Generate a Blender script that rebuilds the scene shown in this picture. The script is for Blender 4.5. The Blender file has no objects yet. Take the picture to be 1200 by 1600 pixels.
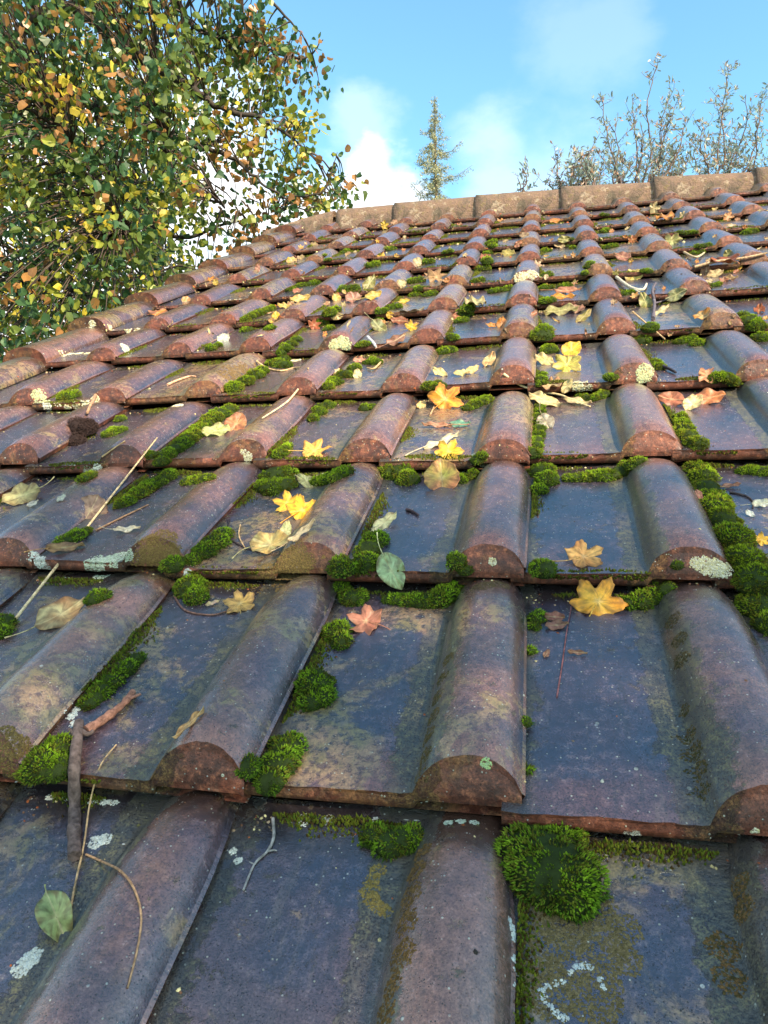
import bpy, math, random
import numpy as np
from mathutils import Vector, Matrix, noise
from mathutils.bvhtree import BVHTree

random.seed(7); rng = np.random.RandomState(7)
SC = bpy.context.scene
COL = SC.collection
S = 0.22                      # one tile cover width in metres
GA = 1.4932                   # tile gauge in tile widths
PITCH = math.radians(28)
RX = Matrix.Rotation(PITCH, 3, 'X')

# ------------------------------------------------------------------ camera
F_PX = 1117.99
CROWS = ((0.9753787, 0.19214516, -0.10824338), (-0.00139434, -0.48543546, -0.87427139), (-0.22053219, 0.85289662, -0.47321549))
cR = RX @ Vector(CROWS[0]); cD = RX @ Vector(CROWS[1]); cF = RX @ Vector(CROWS[2])
CAM = RX @ (Vector((0.0973338, -1.6852072, 2.15333067)) * S)
cam_data = bpy.data.cameras.new('camera'); cam = bpy.data.objects.new('camera', cam_data); COL.objects.link(cam)
cam_data.sensor_fit = 'VERTICAL'; cam_data.sensor_height = 36.0; cam_data.lens = F_PX / 1600 * 36.0
cam_data.clip_start = 0.02; cam_data.clip_end = 2000
m = Matrix((cR, -cD, -cF)).transposed().to_4x4(); m.translation = CAM
cam.matrix_world = m
SC.camera = cam

# ------------------------------------------------------------------ light
SUN_EL = math.radians(34); SUN_AZ = math.radians(128)       # azimuth clockwise from +Y: right and a little behind
sdir = Vector((math.sin(SUN_AZ) * math.cos(SUN_EL), math.cos(SUN_AZ) * math.cos(SUN_EL), math.sin(SUN_EL)))
sun_d = bpy.data.lights.new('sun', 'SUN'); sun_d.energy = 5.0; sun_d.angle = math.radians(0.6); sun_d.color = (1.0, 0.80, 0.58)
sun = bpy.data.objects.new('sun', sun_d); COL.objects.link(sun)
sun.rotation_euler = (-sdir).to_track_quat('-Z', 'Y').to_euler()

def pdir(px, py):
    return (cR * (px - 600) + cD * (py - 800) + cF * F_PX).normalized()

W = bpy.data.worlds.new('World'); SC.world = W; W.use_nodes = True
nt = W.node_tree; nt.nodes.clear()
N = nt.nodes.new; L = nt.links.new
out = N('ShaderNodeOutputWorld'); bg = N('ShaderNodeBackground'); sky = N('ShaderNodeTexSky')
sky.sky_type = 'NISHITA'; sky.sun_disc = False; sky.sun_elevation = SUN_EL; sky.sun_rotation = SUN_AZ
sky.air_density = 1.0; sky.dust_density = 0.25; sky.ozone_density = 2.2; sky.altitude = 300
bg.inputs[1].default_value = 0.15
tc = N('ShaderNodeTexCoord'); nz = N('ShaderNodeTexNoise'); nz.inputs['Scale'].default_value = 5.5; nz.inputs['Detail'].default_value = 7; nz.inputs['Roughness'].default_value = .55
mp = N('ShaderNodeMapping'); mp.inputs['Scale'].default_value = (1, 1, 1.7)
L(tc.outputs['Generated'], mp.inputs[0]); L(mp.outputs[0], nz.inputs['Vector'])
acc = None
for (px, py, r_in, r_out, amp) in ((570, 310, .5, 4.5, .9), (480, 340, 1, 6, 1.0), (330, 330, 3, 9, 1.0), (650, 315, .5, 4.2, .9), (770, 285, 0, 5, .3), (560, 200, 0, 3.5, .25), (130, 400, 7, 16, 1.0), (930, 45, 0, 4, .12), (860, 330, 0, 7, .3), (1700, 250, 4, 16, .7), ((-.5, -1, .7), 0, 24, 55, .6), ((1, -.6, .9), 0, 14, 40, .7), ((-1, -.1, .4), 0, 8, 26, .7)):  # vector directions are unseen clouds, added to whiten the fill light
    d = pdir(px, py) if not isinstance(px, tuple) else Vector(px).normalized()
    dt = N('ShaderNodeVectorMath'); dt.operation = 'DOT_PRODUCT'; L(tc.outputs['Generated'], dt.inputs[0]); dt.inputs[1].default_value = d
    ac = N('ShaderNodeMath'); ac.operation = 'ARCCOSINE'; L(dt.outputs['Value'], ac.inputs[0])
    jn = N('ShaderNodeMath'); jn.operation = 'MULTIPLY_ADD'; L(nz.outputs[0], jn.inputs[0]); jn.inputs[1].default_value = -math.radians(16) ; L(ac.outputs[0], jn.inputs[2])
    ad = N('ShaderNodeMath'); ad.operation = 'ADD'; L(jn.outputs[0], ad.inputs[0]); ad.inputs[1].default_value = math.radians(8)
    mr = N('ShaderNodeMapRange'); mr.interpolation_type = 'SMOOTHSTEP'
    L(ad.outputs[0], mr.inputs[0]); mr.inputs[1].default_value = math.radians(r_out); mr.inputs[2].default_value = math.radians(r_in); mr.inputs[3].default_value = 0; mr.inputs[4].default_value = amp
    if acc is None: acc = mr.outputs[0]
    else:
        mx = N('ShaderNodeMath'); mx.operation = 'MAXIMUM'; L(acc, mx.inputs[0]); L(mr.outputs[0], mx.inputs[1]); acc = mx.outputs[0]
mix = N('ShaderNodeMix'); mix.data_type = 'RGBA'
tint = N('ShaderNodeMix'); tint.data_type = 'RGBA'; tint.blend_type = 'MULTIPLY'; tint.inputs[0].default_value = 1.0
L(sky.outputs[0], tint.inputs[6]); tint.inputs[7].default_value = (.94, 1.27, 1.15, 1)
L(acc, mix.inputs[0]); L(tint.outputs[2], mix.inputs[6]); mix.inputs[7].default_value = (5.2, 5.3, 5.4, 1)
L(mix.outputs[2], bg.inputs[0]); L(bg.outputs[0], out.inputs[0])

SC.view_settings.view_transform = 'Standard'; SC.view_settings.look = 'None'; SC.view_settings.gamma = 1
SC.view_settings.exposure = 1.2
SC.cycles.max_bounces = 6; SC.cycles.transparent_max_bounces = 6

# ------------------------------------------------------------------ helpers
def tag(o, label=None, cat=None, group=None, kind=None):
    if label: o['label'] = label
    if cat: o['category'] = cat
    if group: o['group'] = group
    if kind: o['kind'] = kind
    return o

def make_mesh(name, V, Fq, mats, fm=None, smooth=True, attrs=None, cols=None, ng=False):
    """V (n,3) array, Fq list of (k,m) int arrays (m corners each)"""
    if not isinstance(Fq, (list, tuple)): Fq = [Fq]
    Fq = [np.asarray(f, dtype=np.int32) for f in Fq if len(f)]
    me = bpy.data.meshes.new(name)
    V = np.asarray(V, dtype=np.float32)
    me.vertices.add(len(V)); me.vertices.foreach_set('co', V.ravel())
    idx = np.concatenate([f.ravel() for f in Fq]); tot = np.concatenate([np.full(len(f), f.shape[1], np.int32) for f in Fq])
    st = np.concatenate([[0], np.cumsum(tot)[:-1]]).astype(np.int32)
    me.loops.add(len(idx)); me.loops.foreach_set('vertex_index', idx)
    me.polygons.add(len(tot)); me.polygons.foreach_set('loop_start', st); me.polygons.foreach_set('loop_total', tot)
    for mt in mats: me.materials.append(mt)
    if fm is not None: me.polygons.foreach_set('material_index', np.asarray(fm, dtype=np.int32))
    me.polygons.foreach_set('use_smooth', np.full(len(tot), smooth) if np.isscalar(smooth) else np.asarray(smooth))
    if attrs:
        for k, a in attrs.items():
            a = np.asarray(a, dtype=np.float32)
            if a.ndim == 1:
                at = me.attributes.new(k, 'FLOAT', 'POINT'); at.data.foreach_set('value', a)
            else:
                at = me.attributes.new(k, 'FLOAT_VECTOR', 'POINT'); at.data.foreach_set('vector', a.ravel())
    if cols is not None:
        c = np.ones((len(V), 4), np.float32); c[:, :3] = cols
        at = me.attributes.new('col', 'FLOAT_COLOR', 'POINT'); at.data.foreach_set('color', c.ravel())
    me.update(calc_edges=True); me.validate()
    return me

def link(name, me, parent=None, loc=None):
    o = bpy.data.objects.new(name, me); COL.objects.link(o)
    if loc is not None: o.location = loc
    if parent is not None: o.parent = parent
    return o

def empty(name, loc):
    o = bpy.data.objects.new(name, None); COL.objects.link(o); o.location = loc; o.empty_display_size = .1
    return o

class Acc:
    """collects verts / faces / colours into one mesh"""
    def __init__(s): s.V = []; s.F = {3: [], 4: []}; s.C = []; s.n = 0
    def add(s, V, F, col=None):
        V = np.asarray(V, float); F = np.asarray(F, int)
        s.V.append(V); s.F[F.shape[1]].append(F + s.n); s.n += len(V)
        s.C.append(np.tile(col, (len(V), 1)) if (col is not None and np.ndim(col) == 1) else (np.zeros((len(V), 3)) if col is None else col))
    def mesh(s, name, mats, smooth=True, origin=None):
        V = np.concatenate(s.V)
        if origin is not None: V = V - np.array(origin)
        return make_mesh(name, V, [np.concatenate(f) for f in s.F.values() if f], mats, smooth=smooth, cols=np.concatenate(s.C))

def tube(acc, pts, rad, col=(.1, .07, .05), sides=6, cap=True):
    pts = [Vector(p) for p in pts]; n = len(pts)
    if np.isscalar(rad): rad = [rad] * n
    V = []; up = None
    for i, p in enumerate(pts):
        t = (pts[min(i + 1, n - 1)] - pts[max(i - 1, 0)])
        if t.length < 1e-9: t = Vector((0, 0, 1))
        t.normalize()
        if up is None: up = t.orthogonal().normalized()
        up = (up - t * up.dot(t))
        up = up.normalized() if up.length > 1e-6 else t.orthogonal().normalized()
        b = t.cross(up)
        for k in range(sides):
            a = 2 * math.pi * k / sides
            V.append(p + (up * math.cos(a) + b * math.sin(a)) * rad[i])
    Fs = []
    for i in range(n - 1):
        for k in range(sides):
            k2 = (k + 1) % sides
            Fs.append((i * sides + k, i * sides + k2, (i + 1) * sides + k2, (i + 1) * sides + k))
    c = np.array(col, float)
    acc.add(np.array([tuple(v) for v in V]), np.array(Fs), c)
    if cap:
        for e, i0 in ((0, 0), (1, (n - 1) * sides)):
            ctr = pts[0 if e == 0 else -1]
            Vc = np.array([tuple(V[i0 + k]) for k in range(sides)] + [tuple(ctr)])
            acc.add(Vc, np.array([(k, (k + 1) % sides, sides) for k in range(sides)]), c)

def smooth_path(P, n=6):
    P = [Vector(p) for p in P]; out = []
    for i in range(len(P) - 1):
        p0 = P[max(i - 1, 0)]; p1 = P[i]; p2 = P[i + 1]; p3 = P[min(i + 2, len(P) - 1)]
        for k in range(n):
            t = k / n
            out.append(.5 * ((2 * p1) + (p2 - p0) * t + (2 * p0 - 5 * p1 + 4 * p2 - p3) * t * t + (3 * p1 - p0 - 3 * p2 + p3) * t ** 3))
    out.append(P[-1]); return out

# ------------------------------------------------------------------ materials
def new_mat(name):
    mt = bpy.data.materials.new(name); mt.use_nodes = True
    t = mt.node_tree; t.nodes.clear()
    o = t.nodes.new('ShaderNodeOutputMaterial'); p = t.nodes.new('ShaderNodeBsdfPrincipled'); t.links.new(p.outputs[0], o.inputs[0])
    return mt, t, p, o

class G:
    """tiny node-graph helper"""
    def __init__(s, t): s.t = t
    def n(s, ty, **kw):
        nd = s.t.nodes.new(ty)
        for k, v in kw.items(): setattr(nd, k, v)
        return nd
    def l(s, a, b): s.t.links.new(a, b)
    def noise(s, vec, scale, detail=5, rough=.6, dist=0, out=0):
        nd = s.n('ShaderNodeTexNoise'); nd.inputs['Scale'].default_value = scale; nd.inputs['Detail'].default_value = detail
        nd.inputs['Roughness'].default_value = rough; nd.inputs['Distortion'].default_value = dist; s.l(vec, nd.inputs['Vector']); return nd.outputs[out]
    def vor(s, vec, scale, feat='F1', out=0):
        nd = s.n('ShaderNodeTexVoronoi', feature=feat); nd.inputs['Scale'].default_value = scale; s.l(vec, nd.inputs['Vector']); return nd.outputs[out]
    def mr(s, v, a, b, c=0, d=1):
        nd = s.n('ShaderNodeMapRange'); nd.interpolation_type = 'SMOOTHSTEP'; s.l(v, nd.inputs[0])
        for i, x in enumerate((a, b, c, d)): nd.inputs[i + 1].default_value = x
        return nd.outputs[0]
    def m(s, op, a, b=None, c=None):
        nd = s.n('ShaderNodeMath', operation=op)
        for i, x in enumerate((a, b, c)):
            if x is None: continue
            if isinstance(x, (int, float)): nd.inputs[i].default_value = x
            else: s.l(x, nd.inputs[i])
        return nd.outputs[0]
    def mix(s, f, a, b, blend='MIX'):
        nd = s.n('ShaderNodeMix', data_type='RGBA', blend_type=blend)
        for i, x in ((0, f), (6, a), (7, b)):
            if isinstance(x, (int, float)): nd.inputs[i].default_value = x
            elif isinstance(x, tuple): nd.inputs[i].default_value = (*x, 1)
            else: s.l(x, nd.inputs[i])
        return nd.outputs[2]
    def bump(s, h, dist, strength=1, nrm=None):
        nd = s.n('ShaderNodeBump'); nd.inputs['Distance'].default_value = dist; nd.inputs['Strength'].default_value = strength; s.l(h, nd.inputs['Height'])
        if nrm is not None: s.l(nrm, nd.inputs['Normal'])
        return nd.outputs[0]

def tile_material(name, clay=False):
    mt, t, p, o = new_mat(name); g = G(t)
    at = g.n('ShaderNodeAttribute', attribute_name='tc').outputs['Vector']
    rn = g.n('ShaderNodeAttribute', attribute_name='rnd').outputs['Fac']
    rn2 = g.n('ShaderNodeAttribute', attribute_name='rndb').outputs['Fac']
    off = g.n('ShaderNodeCombineXYZ'); g.l(g.m('MULTIPLY', rn, 31.7), off.inputs[0]); g.l(g.m('MULTIPLY', rn2, 17.3), off.inputs[1]); g.l(g.m('MULTIPLY', rn, 9.1), off.inputs[2])
    v = g.n('ShaderNodeVectorMath', operation='ADD'); g.l(at, v.inputs[0]); g.l(off.outputs[0], v.inputs[1]); v = v.outputs[0]
    sp = g.n('ShaderNodeSeparateXYZ'); g.l(at, sp.inputs[0]); X, Y, Z = sp.outputs
    big = g.noise(v, 1.3, 4, .55); med = g.noise(v, 5, 6, .65, .3); fine = g.noise(v, 26, 6, .7); grit = g.noise(v, 120, 3, .7)
    if clay:
        c = g.mix(g.mr(med, .35, .65), (.145, .046, .026), (.055, .022, .016))
        c = g.mix(g.mr(fine, .5, .75), c, (.27, .10, .05))
    else:
        # engobed body: violet brown to slate, browner on some tiles
        rollm = g.mr(g.m('ADD', Z, g.m('MULTIPLY', med, .10)), .075, .17)
        pan = g.mix(g.mr(med, .35, .65), (.026, .030, .052), (.052, .035, .048))
        rol = g.mix(g.mr(med, .35, .65), (.135, .066, .042), (.078, .042, .045))
        c = g.mix(rollm, pan, rol)
        c = g.mix(g.m('MULTIPLY', g.mr(g.m('ADD', g.m('MULTIPLY', rn, .5), big), .80, 1.05), g.m('ADD', g.m('MULTIPLY', rollm, .7), .3)), c, (.19, .090, .055))
        c = g.mix(g.m('MULTIPLY', g.mr(fine, .52, .72), .5), c, (.14, .10, .095))
        # worn clay at the front margin, most on the roll
        frm = g.m('SUBTRACT', 1.0, g.mr(g.m('ADD', Y, g.m('MULTIPLY', med, -.34)), -.06, .10))
        frm = g.m('MULTIPLY', frm, g.mr(g.m('ADD', X, g.m('MULTIPLY', rn2, .4)), .45, .95, .35, .95))
        c = g.mix(g.m('MULTIPLY', frm, .9), c, (.17, .066, .038))
        c = g.mix(g.m('MULTIPLY', g.mr(g.m('ADD', Z, g.m('MULTIPLY', fine, .14)), .17, .26), g.mr(rn, .45, .95, .0, .7)), c, (.15, .080, .060))
    # ochre algae film
    nb = g.noise(v, 2.3, 9, .66, .5)
    alg = g.mr(g.m('ADD', nb, g.m('MULTIPLY', g.m('SUBTRACT', rn2, .5), .26)), .545, .635)
    alg2 = g.mr(g.m('ADD', g.noise(v, 1.9, 10, .72, .2, 1 if False else 0), g.m('MULTIPLY', g.m('SUBTRACT', rn, .5), .1)), .625, .65)
    alg = g.m('MAXIMUM', g.m('MULTIPLY', alg, g.mr(fine, .32, .56)), g.m('MULTIPLY', alg2, .8))
    mps = g.n('ShaderNodeMapping'); mps.inputs['Scale'].default_value = (9, 1.1, 3); g.l(v, mps.inputs[0])
    strk = g.noise(mps.outputs[0], 1.6, 6, .65)
    c = g.mix(g.m('MULTIPLY', g.mr(strk, .55, .72), .6), c, (.022, .020, .018))
    c = g.mix(g.m('MULTIPLY', g.mr(strk, .44, .28), .35), c, (.16, .12, .085))
    c = g.mix(g.m('MULTIPLY', alg, .72 if not clay else .25), c, g.mix(g.mr(med, .4, .6), (.165, .130, .030), (.25, .155, .07)))
    # dark moss dust along the left flank of the roll and at the joints
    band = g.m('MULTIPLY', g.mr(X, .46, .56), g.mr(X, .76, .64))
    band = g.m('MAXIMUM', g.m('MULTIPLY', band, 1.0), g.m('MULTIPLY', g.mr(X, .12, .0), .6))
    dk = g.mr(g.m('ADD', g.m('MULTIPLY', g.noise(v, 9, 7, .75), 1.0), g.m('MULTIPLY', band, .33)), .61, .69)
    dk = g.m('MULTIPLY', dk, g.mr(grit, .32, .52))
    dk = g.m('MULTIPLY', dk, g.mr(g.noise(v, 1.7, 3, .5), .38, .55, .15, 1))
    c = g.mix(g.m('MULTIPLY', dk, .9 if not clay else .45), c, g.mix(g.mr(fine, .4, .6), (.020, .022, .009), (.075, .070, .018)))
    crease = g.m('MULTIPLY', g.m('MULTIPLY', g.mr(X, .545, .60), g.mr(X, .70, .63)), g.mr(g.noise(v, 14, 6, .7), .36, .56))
    if not clay: c = g.mix(g.m('MULTIPLY', crease, .75), c, (.022, .019, .012))  # dirt in the crease, with painted occlusion shade beside the roll
    joint = g.m('MAXIMUM', g.mr(g.m('ADD', X, g.m('MULTIPLY', fine, .03)), .065, .02), g.m('MULTIPLY', g.mr(g.m('ADD', Y, g.m('MULTIPLY', med, .2)), 1.42, 1.52), .8))
    if not clay: c = g.mix(g.m('MULTIPLY', joint, .85), c, (.016, .013, .010))
    pores = g.m('MAXIMUM', g.mr(g.vor(v, 95), .20, .06), g.mr(g.vor(v, 42), .13, .07)); c = g.mix(g.m('MULTIPLY', pores, g.m('MULTIPLY', g.mr(med, .38, .55), .9)), c, (.015, .012, .010))
    # lichen dots
    vd = g.n('ShaderNodeTexVoronoi'); vd.inputs['Scale'].default_value = 17; g.l(v, vd.inputs['Vector'])
    wob = g.m('ADD', vd.outputs[0], g.m('MULTIPLY', fine, .16))
    rs = g.n('ShaderNodeSeparateColor'); g.l(vd.outputs['Color'], rs.inputs[0])
    dots = g.m('MULTIPLY', g.mr(wob, .235, .185), g.mr(rs.outputs[0], .80, .83))
    vd2 = g.n('ShaderNodeTexVoronoi'); vd2.inputs['Scale'].default_value = 60; g.l(v, vd2.inputs['Vector'])
    rs2 = g.n('ShaderNodeSeparateColor'); g.l(vd2.outputs['Color'], rs2.inputs[0])
    dots2 = g.m('MULTIPLY', g.mr(vd2.outputs[0], .27, .17), g.mr(rs2.outputs[1], .88, .9))
    lich = g.m('MAXIMUM', g.m('MULTIPLY', dots, g.mr(g.noise(v, 1.1, 2, .5), .48, .62)), g.m('MULTIPLY', dots2, .8))
    c = g.mix(g.m('MULTIPLY', lich, .85), c, g.mix(rs.outputs[1], (.42, .44, .33), (.36, .38, .36)))
    vv_ = g.n('ShaderNodeVectorMath', operation='SCALE'); g.l(c, vv_.inputs[0]); g.l(g.m('MULTIPLY', g.mr(fine, .3, .7, .68, 1.35), g.mr(grit, .3, .7, .62, 1.42)), vv_.inputs['Scale'])
    g.l(vv_.outputs[0], p.inputs['Base Color'])
    rough = g.mr(fine, .3, .75, .10, .30)
    rough = g.m('ADD', rough, g.m('MULTIPLY', alg, .16)); rough = g.m('ADD', rough, g.m('MULTIPLY', g.m('MAXIMUM', dk, lich), .45))
    if clay: rough = g.m('ADD', rough, .25)
    g.l(rough, p.inputs['Roughness'])
    p.inputs['Specular IOR Level'].default_value = .95 if not clay else .35
    p.inputs['Coat Weight'].default_value = .9 if not clay else .05
    p.inputs['Coat Roughness'].default_value = .27
    h = g.m('ADD', g.m('MULTIPLY', fine, .6), g.m('MULTIPLY', grit, .35)); h = g.m('ADD', h, g.m('MULTIPLY', med, .8))
    h = g.m('ADD', h, g.m('MULTIPLY', dk, .9)); h = g.m('ADD', h, g.m('MULTIPLY', lich, .8)); h = g.m('ADD', h, g.m('MULTIPLY', alg, .25))
    g.l(g.bump(g.m('SUBTRACT', h, g.m('MULTIPLY', pores, .8)), .0017, .8), p.inputs['Normal'])
    return mt

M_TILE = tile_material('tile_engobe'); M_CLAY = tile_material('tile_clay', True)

def col_material(name, rough=.6, transl=0.0, nscale=60, namp=.35, bump=.0, spec=.4, sheen=0.0):
    mt, t, p, o = new_mat(name); g = G(t)
    c = g.n('ShaderNodeAttribute', attribute_name='col').outputs['Color']
    obj = g.n('ShaderNodeTexCoord').outputs['Object']
    nf = g.noise(obj, nscale, 5, .65)
    k = g.mr(nf, .25, .75, 1 - namp, 1 + namp)
    vm = g.n('ShaderNodeVectorMath', operation='SCALE'); g.l(c, vm.inputs[0]); g.l(k, vm.inputs['Scale'])
    g.l(vm.outputs[0], p.inputs['Base Color']); p.inputs['Roughness'].default_value = rough; p.inputs['Specular IOR Level'].default_value = spec
    if bump: g.l(g.bump(nf, bump, .8), p.inputs['Normal'])
    if transl:
        tr = g.n('ShaderNodeBsdfTranslucent'); g.l(vm.outputs[0], tr.inputs[0])
        mx = g.n('ShaderNodeMixShader'); mx.inputs[0].default_value = transl; g.l(p.outputs[0], mx.inputs[1]); g.l(tr.outputs[0], mx.inputs[2]); g.l(mx.outputs[0], o.inputs[0])
    return mt

M_LEAF = col_material('leaf_blade', .42, .28, 140, .28, .0012)
M_TREELEAF = col_material('tree_leaf', .38, .42, 9, .25, 0, .5)
M_MOSS = col_material('moss', .8, .22, 90, .35, 0, .15)
M_LICH = col_material('lichen', .9, 0, 260, .25, .0010, .1)
M_WOOD = col_material('bark', .85, 0, 170, .6, .0025, .2)
M_BARK = col_material('tree_bark', .9, 0, 18, .4, .01, .2)
M_NEEDLE = col_material('needles', .6, .2, 5, .3, 0, .3)

def ridge_material():
    mt, t, p, o = new_mat('ridge_clay'); g = G(t)
    v = g.n('ShaderNodeTexCoord').outputs['Object']
    a = g.noise(v, 11, 7, .7, .5); b = g.noise(v, 45, 6, .75); d = g.noise(v, 160, 4, .7)
    c = g.mix(g.mr(a, .35, .65), (.26, .165, .11), (.155, .108, .08))
    c = g.mix(g.mr(b, .5, .68), c, (.20, .155, .06))
    c = g.mix(g.m('MULTIPLY', g.mr(g.noise(v, 17, 8, .75), .55, .62), .85), c, (.42, .34, .24))
    c = g.mix(g.m('MULTIPLY', g.mr(g.noise(v, 10, 8, .72, .6), .52, .60), .8), c, (.085, .070, .045))
    c = g.mix(g.m('MULTIPLY', g.mr(d, .55, .7), .5), c, (.09, .06, .045))
    g.l(c, p.inputs['Base Color']); p.inputs['Roughness'].default_value = .85
    g.l(g.bump(g.m('ADD', b, g.m('MULTIPLY', d, .5)), .016, 1), p.inputs['Normal'])
    return mt
M_RIDGE = ridge_material()

def plain_material(name, ca, cb, scale, rough=.9, bump=.01):
    mt, t, p, o = new_mat(name); g = G(t)
    v = g.n('ShaderNodeTexCoord').outputs['Object']; a = g.noise(v, scale, 7, .65); b = g.noise(v, scale * 9, 5, .7)
    g.l(g.mix(g.mr(g.m('ADD', g.m('MULTIPLY', a, .7), g.m('MULTIPLY', b, .3)), .35, .65), ca, cb), p.inputs['Base Color']); p.inputs['Roughness'].default_value = rough
    g.l(g.bump(b, bump, .8), p.inputs['Normal']); return mt

# ------------------------------------------------------------------ ground
M_GRASS = plain_material('grass_ground', (.035, .06, .015), (.09, .085, .03), .6, .95, .03)
gz = -3.4
V = np.array([(-600, -600, gz), (600, -600, gz), (600, 600, gz), (-600, 600, gz)])
tag(link('ground', make_mesh('ground', V, np.array([(0, 1, 2, 3)]), [M_GRASS])), kind='structure')

# ------------------------------------------------------------------ roof
ROOF = empty('tiled_roof', (0, 0, 0)); ROOF.rotation_euler = (PITCH, 0, 0)
tag(ROOF, 'mossy pitched roof of dark wet clay pantiles rising to a weathered sunlit ridge', 'roof')

def prof(x, h):
    """roll height above the pan across one tile, x in 0..1"""
    xc, ar, al = .812, .178, .25
    z = np.zeros_like(x)
    r = x >= xc
    z[r] = h * np.clip(1 - np.abs((x[r] - xc) / (ar + .016)) ** 2.2, 0, 1) ** .55
    l = (x < xc) & (x > xc - al)
    d = (xc - x[l]) / .20; c = .5 + .5 * np.cos(np.pi * (xc - x[l]) / al)
    z[l] = h * np.maximum(np.clip(1 - np.abs(d) ** 2.2, 0, 1) ** .62, .75 * c ** 1.5) * .92 + h * .08 * c
    z += .018 * np.clip(1 - x / .12, 0, 1) ** 2 * 0
    return z

H_ROLL = .155
FT, FB, TILT = .128, .056, .110      # front top, front bottom, fall of one tile
def tile_mesh_data(j, r, far=False, verge=False, seed=0):
    """returns verts (roof units, tile-local), faces, face material, tc"""
    rs = np.random.RandomState(seed)
    nx = 15 if far else 31; ny = 6 if far else 13
    xs = np.concatenate([[-.07], np.linspace(0, .42, nx // 4 - 1), np.linspace(.47, 1.0, nx - nx // 4)])
    Ln = GA + .11
    ys = np.concatenate([np.linspace(0, 1.15, ny - ny // 3), np.linspace(1.2, Ln, ny // 3)])
    h0 = H_ROLL * (1 + rs.uniform(-.06, .06))
    wx = rs.uniform(-.012, .012, 4)
    top = np.zeros((len(ys), len(xs), 3)); tcv = np.zeros_like(top)
    for b, y in enumerate(ys):
        e = np.clip((y - 1.02) / .50, 0, 1); hs = math.sqrt(max(0, 1 - e * e)) * .9 + .10
        pr = prof(xs, h0)
        xx = xs.copy(); m_ = xs > .6
        xx[m_] = .81 + (xs[m_] - .81) * (1 - .24 * e * e - .05 * y / Ln)
        zz = FT - TILT * y / GA + pr * hs * (.76 if b == 0 else .95 if b == 1 else 1)
        zz += .004 * np.sin(xs * 9 + wx[0] * 300) + .003 * np.sin(y * 5 + wx[1] * 300)
        fr = .006 + .62 * pr if b == 0 else 0      # bevelled front of the roll
        yy = y + fr + (0.0 if b else rs.uniform(-.002, .002, len(xs)))
        if b == 0:      # worn, chipped arris
            ch = np.array([noise.noise(Vector((q * 11, seed * .7, 0))) + .6 * noise.noise(Vector((q * 31, seed * .7, 4))) for q in xs])
            yy = yy + .010 * ch + .05 * np.clip(ch - .42, 0, 1); zz = zz - .02 * np.clip(ch - .3, 0, 1)
        if b == 1: yy = np.maximum(np.minimum(yy, .12 + 0 * yy), .62 * pr + .07)
        top[b, :, 0] = xx; top[b, :, 1] = yy; top[b, :, 2] = zz
        tcv[b, :, 0] = xs; tcv[b, :, 1] = yy; tcv[b, :, 2] = pr
    if far: top[0, :, 2] -= .004
    nX, nY = len(xs), len(ys)
    V = [top.reshape(-1, 3)]; T = [tcv.reshape(-1, 3)]; Fs = []; FM = []; SM = []
    for b in range(nY - 1):
        for a in range(nX - 1):
            i = b * nX + a; Fs.append((i, i + 1, i + nX + 1, i + nX)); FM.append(0); SM.append(True)
    n = nX * nY
    # front face: rows from top edge down to the bottom lip
    rows = 3 if far else 6
    base = n
    chip = 0 * xs
    for k in range(rows):
        f = k / (rows - 1)
        ft = top[0].copy(); pr = tcv[0, :, 2]
        zb = FB + .045 * np.clip((pr / h0 - .12) / .25, 0, 1)
        ft[:, 2] = top[0, :, 2] * (1 - f) + zb * f
        rel = np.clip((ft[:, 2] - zb) / (top[0, :, 2] - zb), 0, 1)
        ft[:, 1] = .006 + .62 * pr * rel - .012 * (f > .3) * (f < .9)
        ft[:, 0] = top[0, :, 0]; ft[:, 1] += (chip * (1 - f) if k else 0)
        if k == 0: ft[:, 1] = top[0, :, 1]
        V.append(ft); T.append(np.stack([tcv[0, :, 0], ft[:, 1], ft[:, 2]], 1))
    for k in range(rows - 1):
        for a in range(nX - 1):
            i = base + k * nX + a; Fs.append((i + nX, i + nX + 1, i + 1, i)); FM.append(1); SM.append(k > 0 and k < rows - 2)
    n = base + rows * nX
    # right flank: down from the roll's edge
    sd = top[:, -1, :].copy(); sd2 = sd.copy(); sd2[:, 2] = (FB - TILT * ys / GA)
    sd2[:, 2] = np.maximum(np.minimum(sd2[:, 2], sd[:, 2] - .03), sd[:, 2] - .05)
    mid = sd.copy(); mid[:, 2] = sd[:, 2] - .012; mid[:, 0] += .012; mid2 = sd2.copy(); mid2[:, 0] -= .006
    for q in (sd, mid, mid2):
        V.append(q); T.append(np.stack([np.ones(nY), q[:, 1], q[:, 2]], 1))
    for w in range(2):
        for b in range(nY - 1):
            i = n + w * nY + b; Fs.append((i + nY, i + nY + 1, i + 1, i)); FM.append(0 if w == 0 else 1); SM.append(False)
    n += 3 * nY
    # underside and back (plain)
    y1 = top[-1, 0, 1]
    U = np.array([(-.07, .006, FB), (1.0, .006, FB), (1.0, y1, -.085), (-.07, y1, -.085), (-.07, .006, FT), (-.07, y1, .01)]); U[:4, 2] -= .002
    V.append(U); T.append(U * 1.0)
    Fs.append((n, n + 3, n + 2, n + 1)); FM.append(1); SM.append(False)
    Fs.append((n, n + 4, n + 5, n + 3)); FM.append(1); SM.append(False)
    V = np.concatenate(V); T = np.concatenate(T)
    if verge:      # wider, taller left roll closing the roof's edge
        pass
    return V, np.array(Fs), np.array(FM), np.array(SM), T

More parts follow.
